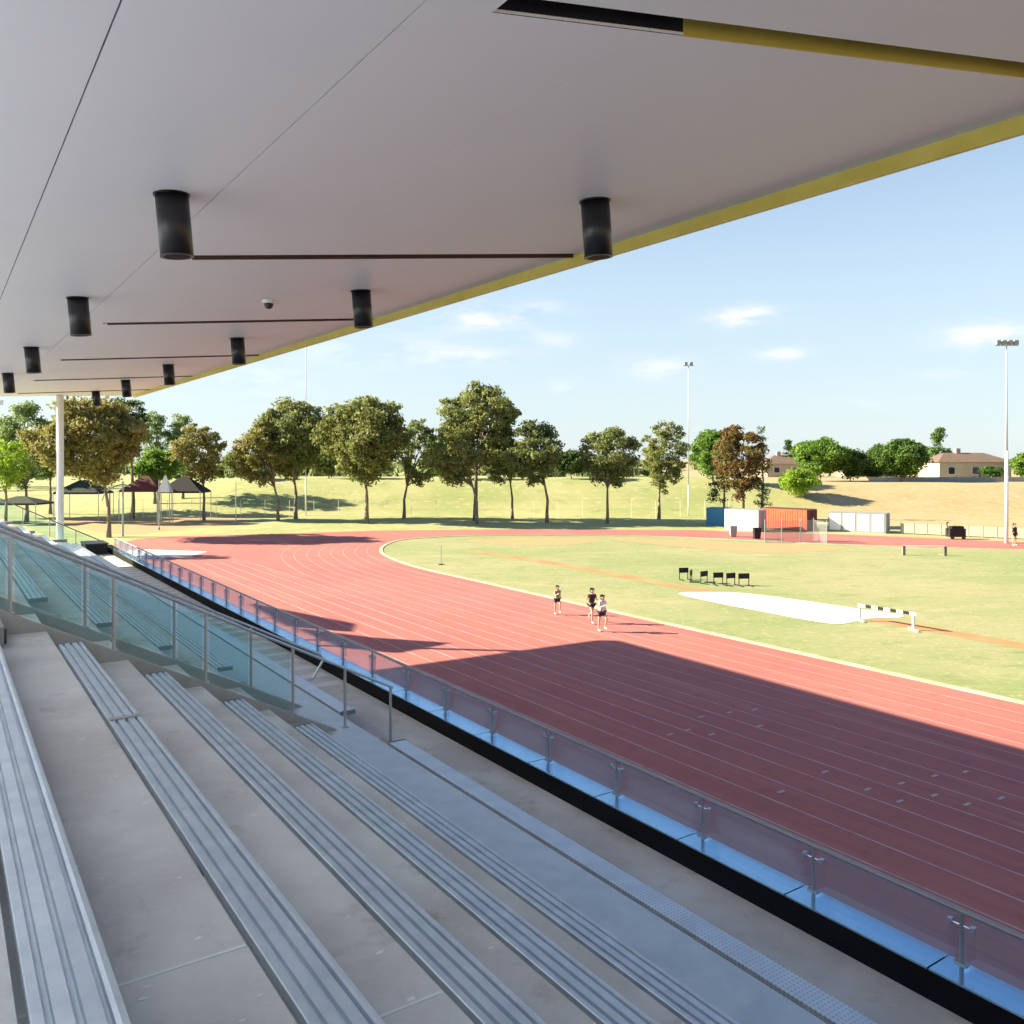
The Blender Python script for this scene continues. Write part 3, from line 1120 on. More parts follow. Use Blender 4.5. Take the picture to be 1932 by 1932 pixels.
TR = 'trees beyond the track'
T = [
    ('gum_tree', 'tallest gum tree with a rounded upper crown above the others', 908, 722, 150, 880, 118, 'gum', 'gum', 11, 897, 1.25),
    ('gum_tree', 'broad gum tree left of the tallest one, dark trunk below a round crown', 690, 748, 165, 905, 113, 'gum', 'gum', 12, 692, 1.15),
    ('gum_tree', 'wide spreading gum tree with ragged left side, above two pale thin trunks', 548, 756, 150, 900, 122, 'gum', 'gum', 13, 558, 1.1),
    ('gum_tree', 'low bronze gum branching left under the wide spreading crown', 487, 800, 100, 915, 118, 'brown', 'gum', 14, 525, .9),
    ('gum_tree', 'narrow olive gum tree squeezed between the broad gum and the tallest gum', 788, 790, 80, 915, 122, 'olive', 'gum', 15, 762, .9),
    ('gum_tree', 'short gum tree with a low crown at the foot of the tallest gum', 858, 806, 100, 912, 112, 'gum', 'gum', 16, 900, .9),
    ('gum_tree', 'round olive gum tree directly right of the tallest gum', 1003, 790, 118, 908, 114, 'olive', 'gum', 17, 1032, 1.05),
    ('gum_tree', 'gum tree crown filling the space under the tallest gum, thin trunk', 945, 822, 90, 905, 122, 'olive', 'gum', 18, 967, .8),
    ('gum_tree', 'freestanding round gum tree in the middle of the lawn bank', 1150, 804, 112, 916, 113, 'olive', 'gum', 19, 1146, 1.1),
    ('gum_tree', 'freestanding pointed gum tree beside the thin light mast', 1254, 789, 84, 925, 121, 'gum', 'gum', 20, 1243, 1.05),
    ('gum_tree', 'small bronze gum tree beside the dark shade tents', 378, 800, 95, 905, 119, 'brown', 'gum', 21, 385, .95),
    ('gum_tree', 'large bronze gum tree behind the white roof column', 172, 752, 190, 912, 93, 'brown', 'gum', 22, 205, 1.3),
    ('shade_tree', 'dark domed tree crown touching the far end of the canopy', 238, 748, 86, 870, 122, 'dark', 'round', 23, 250, .9),
    ('willow_tree', 'pale green feathery tree at the left picture edge', 45, 756, 110, 930, 116, 'pale', 'round', 24, 50, 1.0),
    ('shade_tree', 'bright lime green bush at the left picture edge', 12, 828, 90, 925, 76, 'lime', 'round', 25, 10, 1.0),
    ('poplar_tree', 'pale green tree right of the bronze gum, left one of two', 292, 775, 62, 900, 136, 'pale', 'round', 26, 292, .9),
    ('poplar_tree', 'pale green tree right of the bronze gum, right one of two', 345, 778, 62, 900, 138, 'pale', 'round', 27, 345, .9),
    ('shade_tree', 'green bush low between the bronze gum and the pale trees', 300, 850, 90, 912, 128, 'green', 'round', 28, 300, .8),
    ('shade_tree', 'mid green tree behind the column, left of the bronze gum', 95, 790, 90, 915, 130, 'mid', 'round', 29, 95, .9),
    ('shade_tree', 'dark low bush in the gap left of the freestanding round gum', 1078, 850, 90, 915, 150, 'dark', 'round', 30, 1078, .8),
    ('shade_tree', 'round fresh green tree behind the rusty tree, right of the thin light mast', 1345, 812, 92, 912, 148, 'green', 'round', 31, 1345, 1.0),
    ('rust_tree', 'rusty brown tree with bare lower trunk beside the orange container', 1396, 800, 96, 950, 108, 'red', 'gum', 32, 1404, 1.7),
    ('cypress_tree', 'tall narrow dark cypress behind the rusty tree', 1438, 790, 36, 955, 122, 'dark', 'column', 33, 1438, 1.2),
    ('cypress_tree', 'dark drooping cypress left of the rusty tree', 1356, 850, 46, 945, 112, 'dark', 'column', 34, 1366, 1.0),
    ('shade_tree', 'bright green round tree behind the tan bank, left one', 1548, 826, 105, 915, 165, 'green', 'round', 35, 1548, 1.0),
    ('shade_tree', 'lower green tree joined to the right of the bright green one', 1605, 850, 80, 915, 166, 'mid', 'round', 36, 1605, .9),
    ('shade_tree', 'dark green round tree left of the beige house', 1698, 830, 108, 918, 160, 'mid', 'round', 37, 1700, 1.1),
    ('conifer_tree', 'grey-green conifer beside the beige house', 1770, 806, 56, 900, 190, 'mid', 'conifer', 38, 1770, 1.0),
    ('conifer_tree', 'small distant dark conifer beside the far house roof', 1488, 832, 34, 895, 205, 'dark', 'conifer', 39, 1488, .9),
    ('shrub', 'yellow-green shrub at the top of the tan bank', 1505, 886, 82, 935, 138, 'lime', 'round', 40, 1505, .8),
    ('shade_tree', 'green tree cut by the right picture edge', 1938, 852, 60, 925, 165, 'green', 'round', 41, 1938, .9),
    ('shade_tree', 'small green tree in front of the right end of the beige house', 1872, 880, 44, 918, 165, 'mid', 'round', 42, 1872, .8),
    ('shrub', 'brown-green shrub between the lower green tree and the dark green tree', 1645, 880, 50, 915, 168, 'olive', 'round', 43, 1645, .7),
    ('shade_tree', 'dark green tree behind the low bronze gum', 455, 850, 80, 915, 150, 'olive', 'round', 44, 455, .8),
    ('shade_tree', 'green tree showing between the narrow gum and the tallest gum', 830, 815, 70, 910, 150, 'green', 'round', 45, 830, .8),
    ('shade_tree', 'dark tree mass behind the broad gum', 620, 830, 100, 912, 152, 'olive', 'round', 46, 620, .8),
]
for (nm, lb, xc, yt, wp, ycb, z, kind, style, seed, tx, dens) in T:
    if style == 'gum' and kind != 'red':
        ycb, dens = ycb + 12, dens * 1.12
    tree(nm, lb, nm.replace('_', ' ') if nm != 'shade_tree' else 'tree', xc, yt, wp, ycb, z, kind, style, TR, seed, tx, dens)
# row of gums out of the frame to the left, whose long shadows cross the verge
for i, (x, y, hh) in enumerate([(-78, 124, 15), (-92, 117, 14)]):
    o = empty('gum_tree', (x, y, terrain(x, y)), ['gum tree beyond the left frame edge, shorter of two', 'tall gum tree beyond the left frame edge, nearer of two'][i], 'gum tree', TR)
    me, cl = leaf_mesh('crown', hh, hh * .62, hh * .3, 60 + i, LEAF['gum'], 'gum', .5, 1)
    c = bpy.data.objects.new('crown', me); COL.objects.link(c); c.parent = o
    s = MB(); s.tube((x, y, -.1), (x, y, hh * .5), .24, .16)
    s.build('trunk', M['trunk'], o)

# distant wood on the skyline
V = []
s = MB()
far_me = []
fw = empty('distant_treeline', (0, 330, 5), None, None)
rg = np.random.default_rng(3)
qs = []
for i in range(560):
    if i < 330 and i % 2:
        continue
    if i < 330:
        x = rg.uniform(-130, 30); y = rg.uniform(165, 195); r = rg.uniform(1.0, 2.0)
    else:
        x = rg.uniform(-260, 420); y = rg.uniform(300, 360); r = rg.uniform(2.2, 4.2)
    n = 26
    d = rg.normal(size=(n, 3)); d /= np.linalg.norm(d, axis=1)[:, None]; d[:, 2] = np.abs(d[:, 2])
    c = np.array([x, y, 5 + rg.uniform(-.3, 1.2)]) + d * r * np.array([1.3, 1, .8])
    t = np.cross(d, rg.normal(size=(n, 3))); t /= np.linalg.norm(t, axis=1)[:, None]
    b2 = np.cross(d, t)
    sz = .9
    qs.append(np.stack([c - t * sz, c - b2 * sz, c + t * sz, c + b2 * sz], axis=1).reshape(-1, 3))
qs = np.concatenate(qs)
bpy.data.objects.remove(fw)
me = bpy.data.meshes.new('distant_treeline')
nq = len(qs) // 4
me.vertices.add(len(qs)); me.vertices.foreach_set('co', qs.ravel())
me.loops.add(nq * 4); me.loops.foreach_set('vertex_index', np.arange(nq * 4))
me.polygons.add(nq); me.polygons.foreach_set('loop_start', np.arange(0, nq * 4, 4)); me.polygons.foreach_set('loop_total', np.full(nq, 4))
me.update(calc_edges=True)
me.materials.append(LEAF['olive'])
o = bpy.data.objects.new('distant_treeline', me); COL.objects.link(o)
tag(o, 'far-off dark green wood along the skyline behind the bank', 'wood', None, 'stuff')

# ------------------------------------------------------------------ things round the track
def at(xp, yp):
    x, y = G(xp, yp)
    return Vector((x, y, 0))


# light masts
def mast(xp, base_y, yt, z, label, arm, nl):
    k = z / 1600
    x = (xp - 966) * k
    gz = terrain(x, z)
    top = H + (866 - yt) * k
    o = empty('light_mast', (x, z, gz), label, 'light mast', 'tall light masts round the track')
    s = MB()
    zm = gz + (top - gz) * (.46 if nl == 4 else .2)
    rr = .19 if nl == 4 else .11
    s.tube((x, z, gz - .1), (x, z, zm), rr, rr * .9, 12)
    s.build('pole', M['white_paint'], o, smooth=True)
    s = MB()
    s.tube((x, z, zm - .01), (x, z, top - .3), rr * .72, .05, 12)
    s.build('upper_pole', M['mast_grey'], o, smooth=True)
    s = MB(); s.box(x - arm / 2, x + arm / 2, z - .06, z + .06, top - .36, top - .26)
    s.build('crossarm', M['steel'], o)
    for i in range(nl):
        xx = x - arm / 2 + arm * (i + .5) / nl
        s = MB(); s.rbox((xx, z - .1), 0, .42, .34, top - .25, top + .2)
        s.build('floodlight', M['grey_paint'], o)
    return o


mast(1899, 1025, 646, 86.5, 'tall white light mast with four floodlights near the right picture edge', 2.4, 4)
mast(1299, 955, 686, 128, 'thin light mast beside the pointed gum tree', 1.6, 2)
mast(577, 955, 610, 128, 'thin light mast rising behind the wide spreading gum towards the roof edge', 1.6, 2)

# containers
def container(name, c, rz, lx, ly, hh, m, endm, label, ribs=18, doors=True, panels=0):  # endm: frame and door colour, darkened on some to imitate the unlit end
    o = empty(name, (c[0], c[1], 0), label, 'container')
    ca, sa = math.cos(rz), math.sin(rz)
    Lc = lambda x, y: (c[0] + x * ca - y * sa, c[1] + x * sa + y * ca)
    s = MB(); s.rbox(c, rz, lx - .06, ly - .06, .16, hh - .05)
    n = 0 if panels else ribs
    for i in range(n):
        xx = -lx / 2 + .15 + (lx - .3) * (i + .5) / n
        for yy in (-ly / 2 + .02, ly / 2 - .02):
            s.rbox(Lc(xx, yy), rz, (lx - .3) / n * .5, .05, .2, hh - .12)
    s.build('body', M['grey_paint'] if panels else m, o)
    for i in range(panels):
        for sy in (-1, 1):
            xx = -lx / 2 + lx * (i + .5) / panels
            s = MB(); s.rbox(Lc(xx, sy * (ly / 2 - .02)), rz, lx / panels - .34, .06, .2, hh - .14)
            s.build('roller_panel', m, o)
    s = MB(); s.rbox(c, rz, lx, ly, hh - .05, hh)
    s.rbox(c, rz, lx, ly, 0.0, .158)
    s.build('frame', endm, o)
    if doors:
        for sy in (-1, 1):
            s = MB(); s.rbox(Lc(lx / 2 - .0, sy * ly / 4), rz, .05, ly / 2 - .08, .2, hh - .12)
            s.rbox(Lc(lx / 2 + .04, sy * .25), rz, .03, .04, .25, hh - .2)
            s.build('door', endm, o)
    return o


container('shipping_container', at(1488, 999), -R(48), 6.1, 2.44, 2.6, M['orange'], M['dark_red'], 'orange shipping container beside the rusty tree')
cw = container('storage_shed', at(1620, 1003), -R(34), 6.4, 2.5, 2.3, M['white_metal'], M['grey_paint'], 'white storage shed with four roller panels and an end darkened grey as in shade', 4, True, 4)
container('shipping_container', at(1356, 991), -R(35), 2.6, 2.2, 2.3, M['blue'], M['blue'], 'small blue container left of the white cabin', 8)
container('site_cabin', at(1406, 1001), -R(40), 4.3, 2.3, 2.6, M['white_metal'], M['grey_paint'], 'white site cabin between the blue and orange containers', 6)

# bins under the rusty tree
for i, (xp, yp, mm, lb) in enumerate([(1383, 1013, 'grey_paint', 'grey wheelie bin left under the rusty tree'), (1428, 1017, 'black_matt', 'dark wheelie bin right under the rusty tree')]):
    q = at(xp, yp)
    o = empty('wheelie_bin', q, lb, 'bin', 'bins by the rusty tree')
    s = MB()
    s.hexa([q + Vector(v) for v in ((-.3, -.3, .08), (.3, -.3, .08), (.3, .3, .08), (-.3, .3, .08), (-.38, -.4, 1.15), (.38, -.4, 1.15), (.38, .4, 1.15), (-.38, .4, 1.15))])
    s.build('body', M[mm], o)
    s = MB(); s.box(q.x - .4, q.x + .4, q.y - .43, q.y + .43, 1.152, 1.22)
    s.build('lid', M[mm], o)
    for sx_ in (-.28, .28):
        s = MB(); s.tube(q + Vector((sx_ - .04, .3, .12)), q + Vector((sx_ + .04, .3, .12)), .12, n=12)
        s.build('wheel', M['black'], o)

# throwing cage with net
pts = [at(1443, 1024), at(1475, 1022), at(1510, 1022), at(1535, 1020), at(1560, 1026)]
o = empty('throwing_cage', pts[2], 'grey netted throwing cage in front of the orange container', 'cage')
for q in pts:
    s = MB(); s.tube(q, q + Vector((0, 0, 2.4)), .045, n=8)
    s.build('post', M['grey_paint'], o)
for a_, c in zip(pts[:-1], pts[1:]):
    s = MB()
    d = (c - a_).normalized() * .06
    nrm = Vector((-d.y, d.x, 0)) * .1
    s.hexa([a_ + d - nrm, c - d - nrm, c - d + nrm, a_ + d + nrm] + [v + Vector((0, 0, 2.2)) for v in (a_ + d - nrm, c - d - nrm, c - d + nrm, a_ + d + nrm)])
    s.build('net', M['net'], o)

# pale fence along the far straight
o = empty('track_fence', at(1820, 1014), 'low pale panel fence beyond the far side of the track', 'fence')
fa, fb = at(1700, 1007), at(2150, 1028)
n = 16
for i in range(n + 1):
    q = fa.lerp(fb, i / n)
    s = MB(); s.box(q.x - .04, q.x + .04, q.y - .04, q.y + .04, 0, 1.3)
    s.build('post', M['grey_paint'], o)
    if i < n:
        r_ = fa.lerp(fb, (i + 1) / n)
        s = MB()
        d = (r_ - q).normalized() * .05
        t = Vector((0, .02, 0))
        s.hexa([q + d - t + Vector((0, 0, .1)), r_ - d - t + Vector((0, 0, .1)), r_ - d + t + Vector((0, 0, .1)), q + d + t + Vector((0, 0, .1)),
                q + d - t + Vector((0, 0, 1.2)), r_ - d - t + Vector((0, 0, 1.2)), r_ - d + t + Vector((0, 0, 1.2)), q + d + t + Vector((0, 0, 1.2))])
        s.build('panel', M['render'], o)

# wire fence along the foot of the bank
o = empty('wire_fence', (0, 125, 0), 'thin wire fence with slim pale posts along the foot of the grass bank', 'fence')
for i in range(26):
    x = -58 + i * 3.6
    s = MB(); s.tube((x, 125, 0), (x, 125, 2.6), .03, n=6)
    s.build('post', M['white_paint'], o)
s = MB()
for zz in (1.2, 2.55):
    s.tube((-58, 125, zz), (32, 125, zz), .01, n=5)
s.build('wire', M['steel'], o)

# shade tents on the left
def tent(xp, z, wpx, yt, yb, m, label, ground_y):
    k = z / 1600
    x = (xp - 966) * k
    w = wpx * k
    top = H + (866 - yt) * k
    eave = H + (866 - yb) * k
    gz = terrain(x, z)
    o = empty('shade_tent', (x, z, gz), label, 'tent', 'shade tents left of the track')
    s = MB()
    c = [(x - w / 2, z - w * .35), (x + w / 2, z - w * .35), (x + w / 2, z + w * .35), (x - w / 2, z + w * .35)]
    s.add([(a_, b2, eave) for a_, b2 in c] + [(a_, b2, eave - .25) for a_, b2 in c] + [(x - w * .08, z, top), (x + w * .08, z, top)],
          [(0, 1, 9, 8), (2, 3, 8, 9), (1, 2, 9), (3, 0, 8), (0, 1, 5, 4), (1, 2, 6, 5), (2, 3, 7, 6), (3, 0, 4, 7)])
    s.build('canvas', m, o)
    for a_, b2 in c:
        s = MB(); s.tube((a_, b2, gz - .05), (a_, b2, eave), .05, n=6)
        s.build('post', M['steel'], o)
    return o


tent(275, 118, 76, 898, 924, M['dark_red'], 'dark red shade tent left of the pale tent peak', 0)
tent(348, 118, 80, 899, 926, M['black_matt'], 'black shade tent beside the small bronze gum', 0)
tent(312, 114, 22, 897, 925, M['white_paint'], 'small pale tent between the dark red and black ones', 0)
tent(158, 120, 84, 905, 928, M['dark_green_cloth'], 'dark green shade tent behind the white roof column', 0)
tent(40, 112, 90, 936, 948, M['dark_green_cloth'], 'low blue-green shade tent at the left picture edge', 0)

# curved post frame
o = empty('curved_frame', at(212, 1012), 'tall pale teal frame with two posts and a curved top beside the sand pit', 'frame')
z = at(212, 1012).y
k = z / 1600
X = lambda xp: (xp - 966) * k
Zp = lambda yp: H + (866 - yp) * k
s = MB(); s.tube((X(232), z, 0), (X(232), z, Zp(908)), .11, .09, 10)
s.build('post', M['teal_paint'], o)
s = MB(); s.tube((X(207), z, 0), (X(207), z, Zp(930)), .10, .08, 10)
s.build('post', M['brickwall'], o)
s = MB(); s.path([(X(x_), z, Zp(y_)) for x_, y_ in ((192, 945), (197, 932), (206, 923), (218, 917), (232, 914), (246, 918))], .09)
s.build('curved_arm', M['teal_paint'], o)
# slim posts near it
for (xp, yb, yt, lb) in [(300, 1000, 905, 'slim grey post in front of the shade tents'), (445, 988, 908, 'slim pale post between the bronze gum and the spreading gum')]:
    q = at(xp, yb)
    k = q.y / 1600
    o = empty('net_post', q, lb, 'post', 'slim posts on the left verge')
    s = MB(); s.tube(q, q + Vector((0, 0, H + (866 - yt) * k)), .07, .05, 8)
    s.build('pole', M['steel'], o)
    s = MB(); s.tube(q, q + Vector((0, 0, .3)), .13, n=8)
    s.build('base_sleeve', M['grey_paint'], o)

# hurdles
def hurdle(q, w, label):
    o = empty('hurdle', q, label, 'hurdle', 'black hurdles on the lawn')
    for sx_ in (-1, 1):
        s = MB()
        s.box(q.x + sx_ * w / 2 - .03, q.x + sx_ * w / 2 + .03, q.y - .35, q.y + .35, 0.03, .09)
        s.tube((q.x + sx_ * w / 2, q.y + .3, .06), (q.x + sx_ * w / 2, q.y + .3, .80), .03, n=6)
        s.build('leg', M['black'], o)
    s = MB(); s.box(q.x - w / 2 - .04, q.x + w / 2 + .04, q.y + .27, q.y + .33, .50, .86)
    s.build('bar', M['black_matt'], o)
    return o


hl = ['leftmost black hurdle of the row on the lawn', 'second black hurdle from the left on the lawn, turned edge on', 'third black hurdle from the left on the lawn',
      'fourth black hurdle from the left on the lawn, darkest', 'fifth black hurdle from the left on the lawn', 'rightmost black hurdle of the row on the lawn']
for i, (xp, yp) in enumerate([(1293, 1095), (1312, 1099), (1335, 1102), (1358, 1105), (1384, 1106), (1407, 1107)]):
    h_ = hurdle(Vector((0, 0, 0)), .62 + .04 * (i % 3), hl[i])
    h_.location = at(xp, yp)
    h_.rotation_euler.z = [.2, 1.2, .7, .1, .4, .15][i]

# steeplechase barrier with striped beam
qa, qb = at(1620, 1172), at(1727, 1191)
o = empty('steeplechase_barrier', (qa + qb) / 2, 'steeplechase barrier with black and white striped beam at the end of the white pit', 'barrier')
n = 9
for i in range(n):
    a_, c = qa.lerp(qb, i / n), qa.lerp(qb, (i + 1) / n)
    s = MB()
    t = Vector((0, .07, 0))
    s.hexa([a_ - t + Vector((0, 0, .78)), c - t + Vector((0, 0, .78)), c + t + Vector((0, 0, .78)), a_ + t + Vector((0, 0, .78)),
            a_ - t + Vector((0, 0, .93)), c - t + Vector((0, 0, .93)), c + t + Vector((0, 0, .93)), a_ + t + Vector((0, 0, .93))])
    s.build('beam_band', M['white_paint'] if i % 2 == 0 else M['black'], o)
for t_ in (.03, .97):
    q = qa.lerp(qb, t_)
    s = MB(); s.box(q.x - .05, q.x + .05, q.y - .05, q.y + .05, .03, .779)
    s.box(q.x - .06, q.x + .06, q.y - .5, q.y + .5, .03, .10)
    s.build('leg', M['white_paint'], o)

# training goal far out
qa, qb = at(1705, 1048), at(1783, 1049)
o = empty('training_goal', (qa + qb) / 2, 'low brown training goal near the far side of the lawn', 'goal')
for q in (qa, qb):
    s = MB(); s.box(q.x - .12, q.x + .12, q.y - .1, q.y + .1, .03, .85)
    s.box(q.x - .12, q.x + .12, q.y + .11, q.y + .9, .03, .12)
    s.build('post', M['trunk'], o)
s = MB(); s.tube(qa + Vector((0, 0, .88)), qb + Vector((0, 0, .88)), .03, n=6)
s.build('crossbar', M['white_paint'], o)

# marker pole on the lawn
q = at(832, 1066)
o = empty('marker_pole', q, 'thin dark marker pole on the lawn inside the bend', 'pole')
s = MB(); s.tube(q, q + Vector((0, 0, 1.6)), .035, n=8)
s.build('pole', M['grey_paint'], o)
s = MB(); s.tube(q + Vector((0, 0, .02)), q + Vector((0, 0, .08)), .22, n=14)
s.build('foot', M['black'], o)

# black covered equipment trolley by the fence
q = at(1803, 1017)
o = empty('equipment_trolley', q, 'black equipment trolley with an upright handle in front of the pale fence', 'trolley')
s = MB(); s.box(q.x - .85, q.x + .85, q.y - .5, q.y + .5, .25, 1.15); s.box(q.x - .6, q.x + .7, q.y - .4, q.y + .4, 1.15, 1.4)
s.build('load', M['black_matt'], o)
s = MB(); s.path([(q.x - .8, q.y, .3), (q.x - .95, q.y, 1.75), (q.x - .75, q.y, 1.8)], .06)
s.build('handle', M['black'], o)
for sx_ in (-.6, .6):
    s = MB(); s.tube((q.x + sx_, q.y - .55, .2), (q.x + sx_, q.y - .45, .2), .2, n=14)
    s.build('wheel', M['black'], o)

# ------------------------------------------------------------------ houses
def house(x, z, w, dpt, hw, hr, wall, label, rzv=0, wins=3, chimney=True):
    gz = terrain(x, z) - .2
    o = empty('house', (x, z, gz), label, 'house', 'houses beyond the bank')
    s = MB(); s.box(x - w / 2, x + w / 2, z - dpt / 2, z + dpt / 2, gz, gz + hw)
    s.build('wall', wall, o)
    s = MB()
    e = .5
    s.add([(x - w / 2 - e, z - dpt / 2 - e, gz + hw), (x + w / 2 + e, z - dpt / 2 - e, gz + hw), (x + w / 2 + e, z + dpt / 2 + e, gz + hw), (x - w / 2 - e, z + dpt / 2 + e, gz + hw),
           (x - w / 2 + dpt * .35, z, gz + hw + hr), (x + w / 2 - dpt * .35, z, gz + hw + hr)],
          [(0, 1, 5, 4), (2, 3, 4, 5), (1, 2, 5), (3, 0, 4), (3, 2, 1, 0)])
    rf = s.build('roof', M['rooftile'], o)
    if chimney:
        s = MB(); s.box(x - w * .12, x - w * .12 + .9, z - .4, z + .4, gz + hw + hr * .5, gz + hw + hr + .9)
        s.build('chimney', M['brickwall'], rf)
    for i in range(wins):
        xx = x - w / 2 + w * (i + .5) / wins
        s = MB(); s.box(xx - .75, xx + .75, z - dpt / 2 - .05, z - dpt / 2 - .003, gz + hw * .35, gz + hw * .75)
        f_ = s.build('window', M['white_paint'], o)
        s = MB(); s.box(xx - .65, xx + .65, z - dpt / 2 - .07, z - dpt / 2 - .052, gz + hw * .37, gz + hw * .73)
        s.build('pane', M['window'], f_)
    s = MB(); xx = x + w * .08
    s.box(xx - .5, xx + .5, z - dpt / 2 - .05, z - dpt / 2 - .003, gz + .2, gz + 2.3)
    s.build('door', M['trunk'], o)
    return o


house((1818 - 966) * .11, 176, 14.5, 9, 3.9, 1.9, M['render'], 'beige rendered house with a dark low roof behind the tan bank')
house((1478 - 966) * .127, 205, 9, 8, 3.4, 2.0, M['brickwall'], 'distant brick house with a dark roof behind the yellow-green shrub', 0, 2)
house((1640 - 966) * .13, 210, 12, 8, 3.2, 1.8, M['brickwall'], 'brown-roofed house between the green trees', 0, 3, False)
# pale garden wall in front of the beige house
o = empty('garden_fence', ((1790 - 966) * .1, 160, 5), 'pale grey garden fence below the beige house', 'fence')
for i in range(9):
    x = (1640 - 966) * .1 + i * 3.3
    s = MB(); s.box(x, x + 3.2, 160, 160.06, terrain(x, 160) - .1, terrain(x, 160) + .9)
    s.build('panel', M['plain_concrete'], o)
    s = MB(); s.box(x - .07, x + .03, 159.95, 160.1, terrain(x, 160) - .1, terrain(x, 160) + 1.0)
    s.build('post', M['grey_paint'], o)

# ------------------------------------------------------------------ people
def skin_chain(name, verts, edges, radii, m, root=0, sub=1):
    me = bpy.data.meshes.new(name)
    me.from_pydata(verts, edges, [])
    o = bpy.data.objects.new(name, me)
    COL.objects.link(o)
    md = o.modifiers.new('skin', 'SKIN')
    md.use_smooth_shade = True
    if not me.skin_vertices:
        me.skin_vertices.new() if hasattr(me.skin_vertices, 'new') else None
    for i, r_ in enumerate(radii):
        me.skin_vertices[0].data[i].radius = (r_, r_)
        me.skin_vertices[0].data[i].use_root = (i == root)
    sb = o.modifiers.new('sub', 'SUBSURF')
    sb.levels = sb.render_levels = sub
    me.materials.append(m)
    return o


def person(loc, rz_, s, J, label, shirt, shorts, hairm, pony=True):
    """J: joints in metres, figure faces -Y, x to its left"""
    o = empty('person', loc, label, 'person')
    o.rotation_euler.z = rz_
    o.scale = (s, s, s)
    names = list(J)
    V = [J[n_] for n_ in names]
    ix = {n_: i for i, n_ in enumerate(names)}
    E = [('pelvis', 'waist'), ('waist', 'chest'), ('chest', 'neck'), ('neck', 'chin'), ('chin', 'skull'), ('skull', 'crown')]
    rad = dict(pelvis=.135, waist=.115, chest=.135, neck=.055, chin=.07, skull=.098, crown=.075, sh=.062, el=.042, wr=.028, hip=.092, kn=.058, an=.038, toe=.034)
    for sd in 'lr':
        E += [('chest', 'sh' + sd), ('sh' + sd, 'el' + sd), ('el' + sd, 'wr' + sd), ('pelvis', 'hip' + sd), ('hip' + sd, 'kn' + sd), ('kn' + sd, 'an' + sd), ('an' + sd, 'toe' + sd)]
    radii = [rad[n_] if n_ in rad else rad[n_[:-1]] for n_ in names]
    edges = [(ix[a_], ix[c]) for a_, c in E]
    for sd in 'lr':              # hand: palm, four fingers and a thumb
        w_ = Vector(J['wr' + sd]); e_ = Vector(J['el' + sd])
        d = (w_ - e_).normalized()
        side = d.cross(Vector((1, 0, 0))).normalized()
        pm = len(V); V.append(tuple(w_ + d * .07)); radii.append(.03); edges.append((ix['wr' + sd], pm))
        for f_ in range(4):
            o_ = side * (.026 * (f_ - 1.5))
            a1 = len(V); V.append(tuple(w_ + d * (.11) + o_)); radii.append(.0095); edges.append((pm, a1))
            V.append(tuple(w_ + d * (.15 - abs(f_ - 1.4) * .008) + o_ + Vector((0, -.02, 0)))); radii.append(.008); edges.append((a1, a1 + 1))
        a1 = len(V); V.append(tuple(w_ + d * .06 + side * .05)); radii.append(.011); edges.append((pm, a1))
    b0 = skin_chain('body', V, edges, radii, M['skin'], ix['pelvis'], 1)
    b0.parent = o
    sv = ['pelvis', 'waist', 'chest', 'neck', 'shl', 'shr', 'ul', 'ur']
    Q = {n_: Vector(J[n_]) for n_ in ('pelvis', 'waist', 'chest', 'shl', 'shr', 'ell', 'elr', 'hipl', 'hipr', 'knl', 'knr', 'neck')}
    vs = [Q['pelvis'] + Vector((0, 0, .05)), Q['waist'], Q['chest'], Q['shl'], Q['shr'], Q['shl'].lerp(Q['ell'], .5), Q['shr'].lerp(Q['elr'], .5), Q['chest'].lerp(Q['neck'], .45)]
    c = skin_chain('shirt', [tuple(v) for v in vs], [(0, 1), (1, 2), (2, 3), (2, 4), (3, 5), (4, 6), (2, 7)], [.15, .135, .155, .078, .078, .066, .066, .09], shirt, 1)
    c.parent = o
    vs = [Q['pelvis'] + Vector((0, 0, .04)), Q['hipl'], Q['hipr'], Q['hipl'].lerp(Q['knl'], .5), Q['hipr'].lerp(Q['knr'], .5)]
    c = skin_chain('shorts', [tuple(v) for v in vs], [(0, 1), (0, 2), (1, 3), (2, 4)], [.15, .112, .112, .095, .095], shorts, 0)
    c.parent = o
    sk = Vector(J['skull']); cr = Vector(J['crown'])
    hv = [sk + Vector((0, .04, .005)), cr + Vector((0, .03, .0)), sk + Vector((0, .075, -.06))]
    he = [(0, 1), (0, 2)]
    hr_ = [.096, .078, .06]
    if pony:
        hv += [sk + Vector((.02, .16, -.02)), sk + Vector((.05, .22, -.14))]
        he += [(2, 3), (3, 4)]
        hr_ += [.035, .02]
    c = skin_chain('hair', [tuple(v) for v in hv], he, hr_, hairm, 0)
    c.parent = o
    fm = MB()
    for sx_ in (-.034, .034):
        q_ = sk + Vector((sx_, -.096, -.035))
        fm.box(q_.x - .012, q_.x + .012, q_.y - .006, q_.y + .006, q_.z - .006, q_.z + .006)
    q_ = sk + Vector((0, -.09, -.105)); fm.box(q_.x - .025, q_.x + .025, q_.y - .006, q_.y + .006, q_.z - .004, q_.z + .004)
    me = bpy.data.meshes.new('eyes'); me.from_pydata(fm.v, [], fm.f); me.materials.append(M['black'])
    c = bpy.data.objects.new('face_features', me); COL.objects.link(c); c.parent = b0
    me = bpy.data.meshes.new('nose')
    q_ = sk + Vector((0, -.1, -.065))
    me.from_pydata([tuple(q_ + Vector(v)) for v in ((-.014, .01, -.015), (.014, .01, -.015), (0, -.024, -.012), (0, .01, .04))], [], [(0, 1, 2), (0, 2, 3), (1, 3, 2)])
    me.materials.append(M['skin'])
    c = bpy.data.objects.new('nose', me); COL.objects.link(c); c.parent = b0
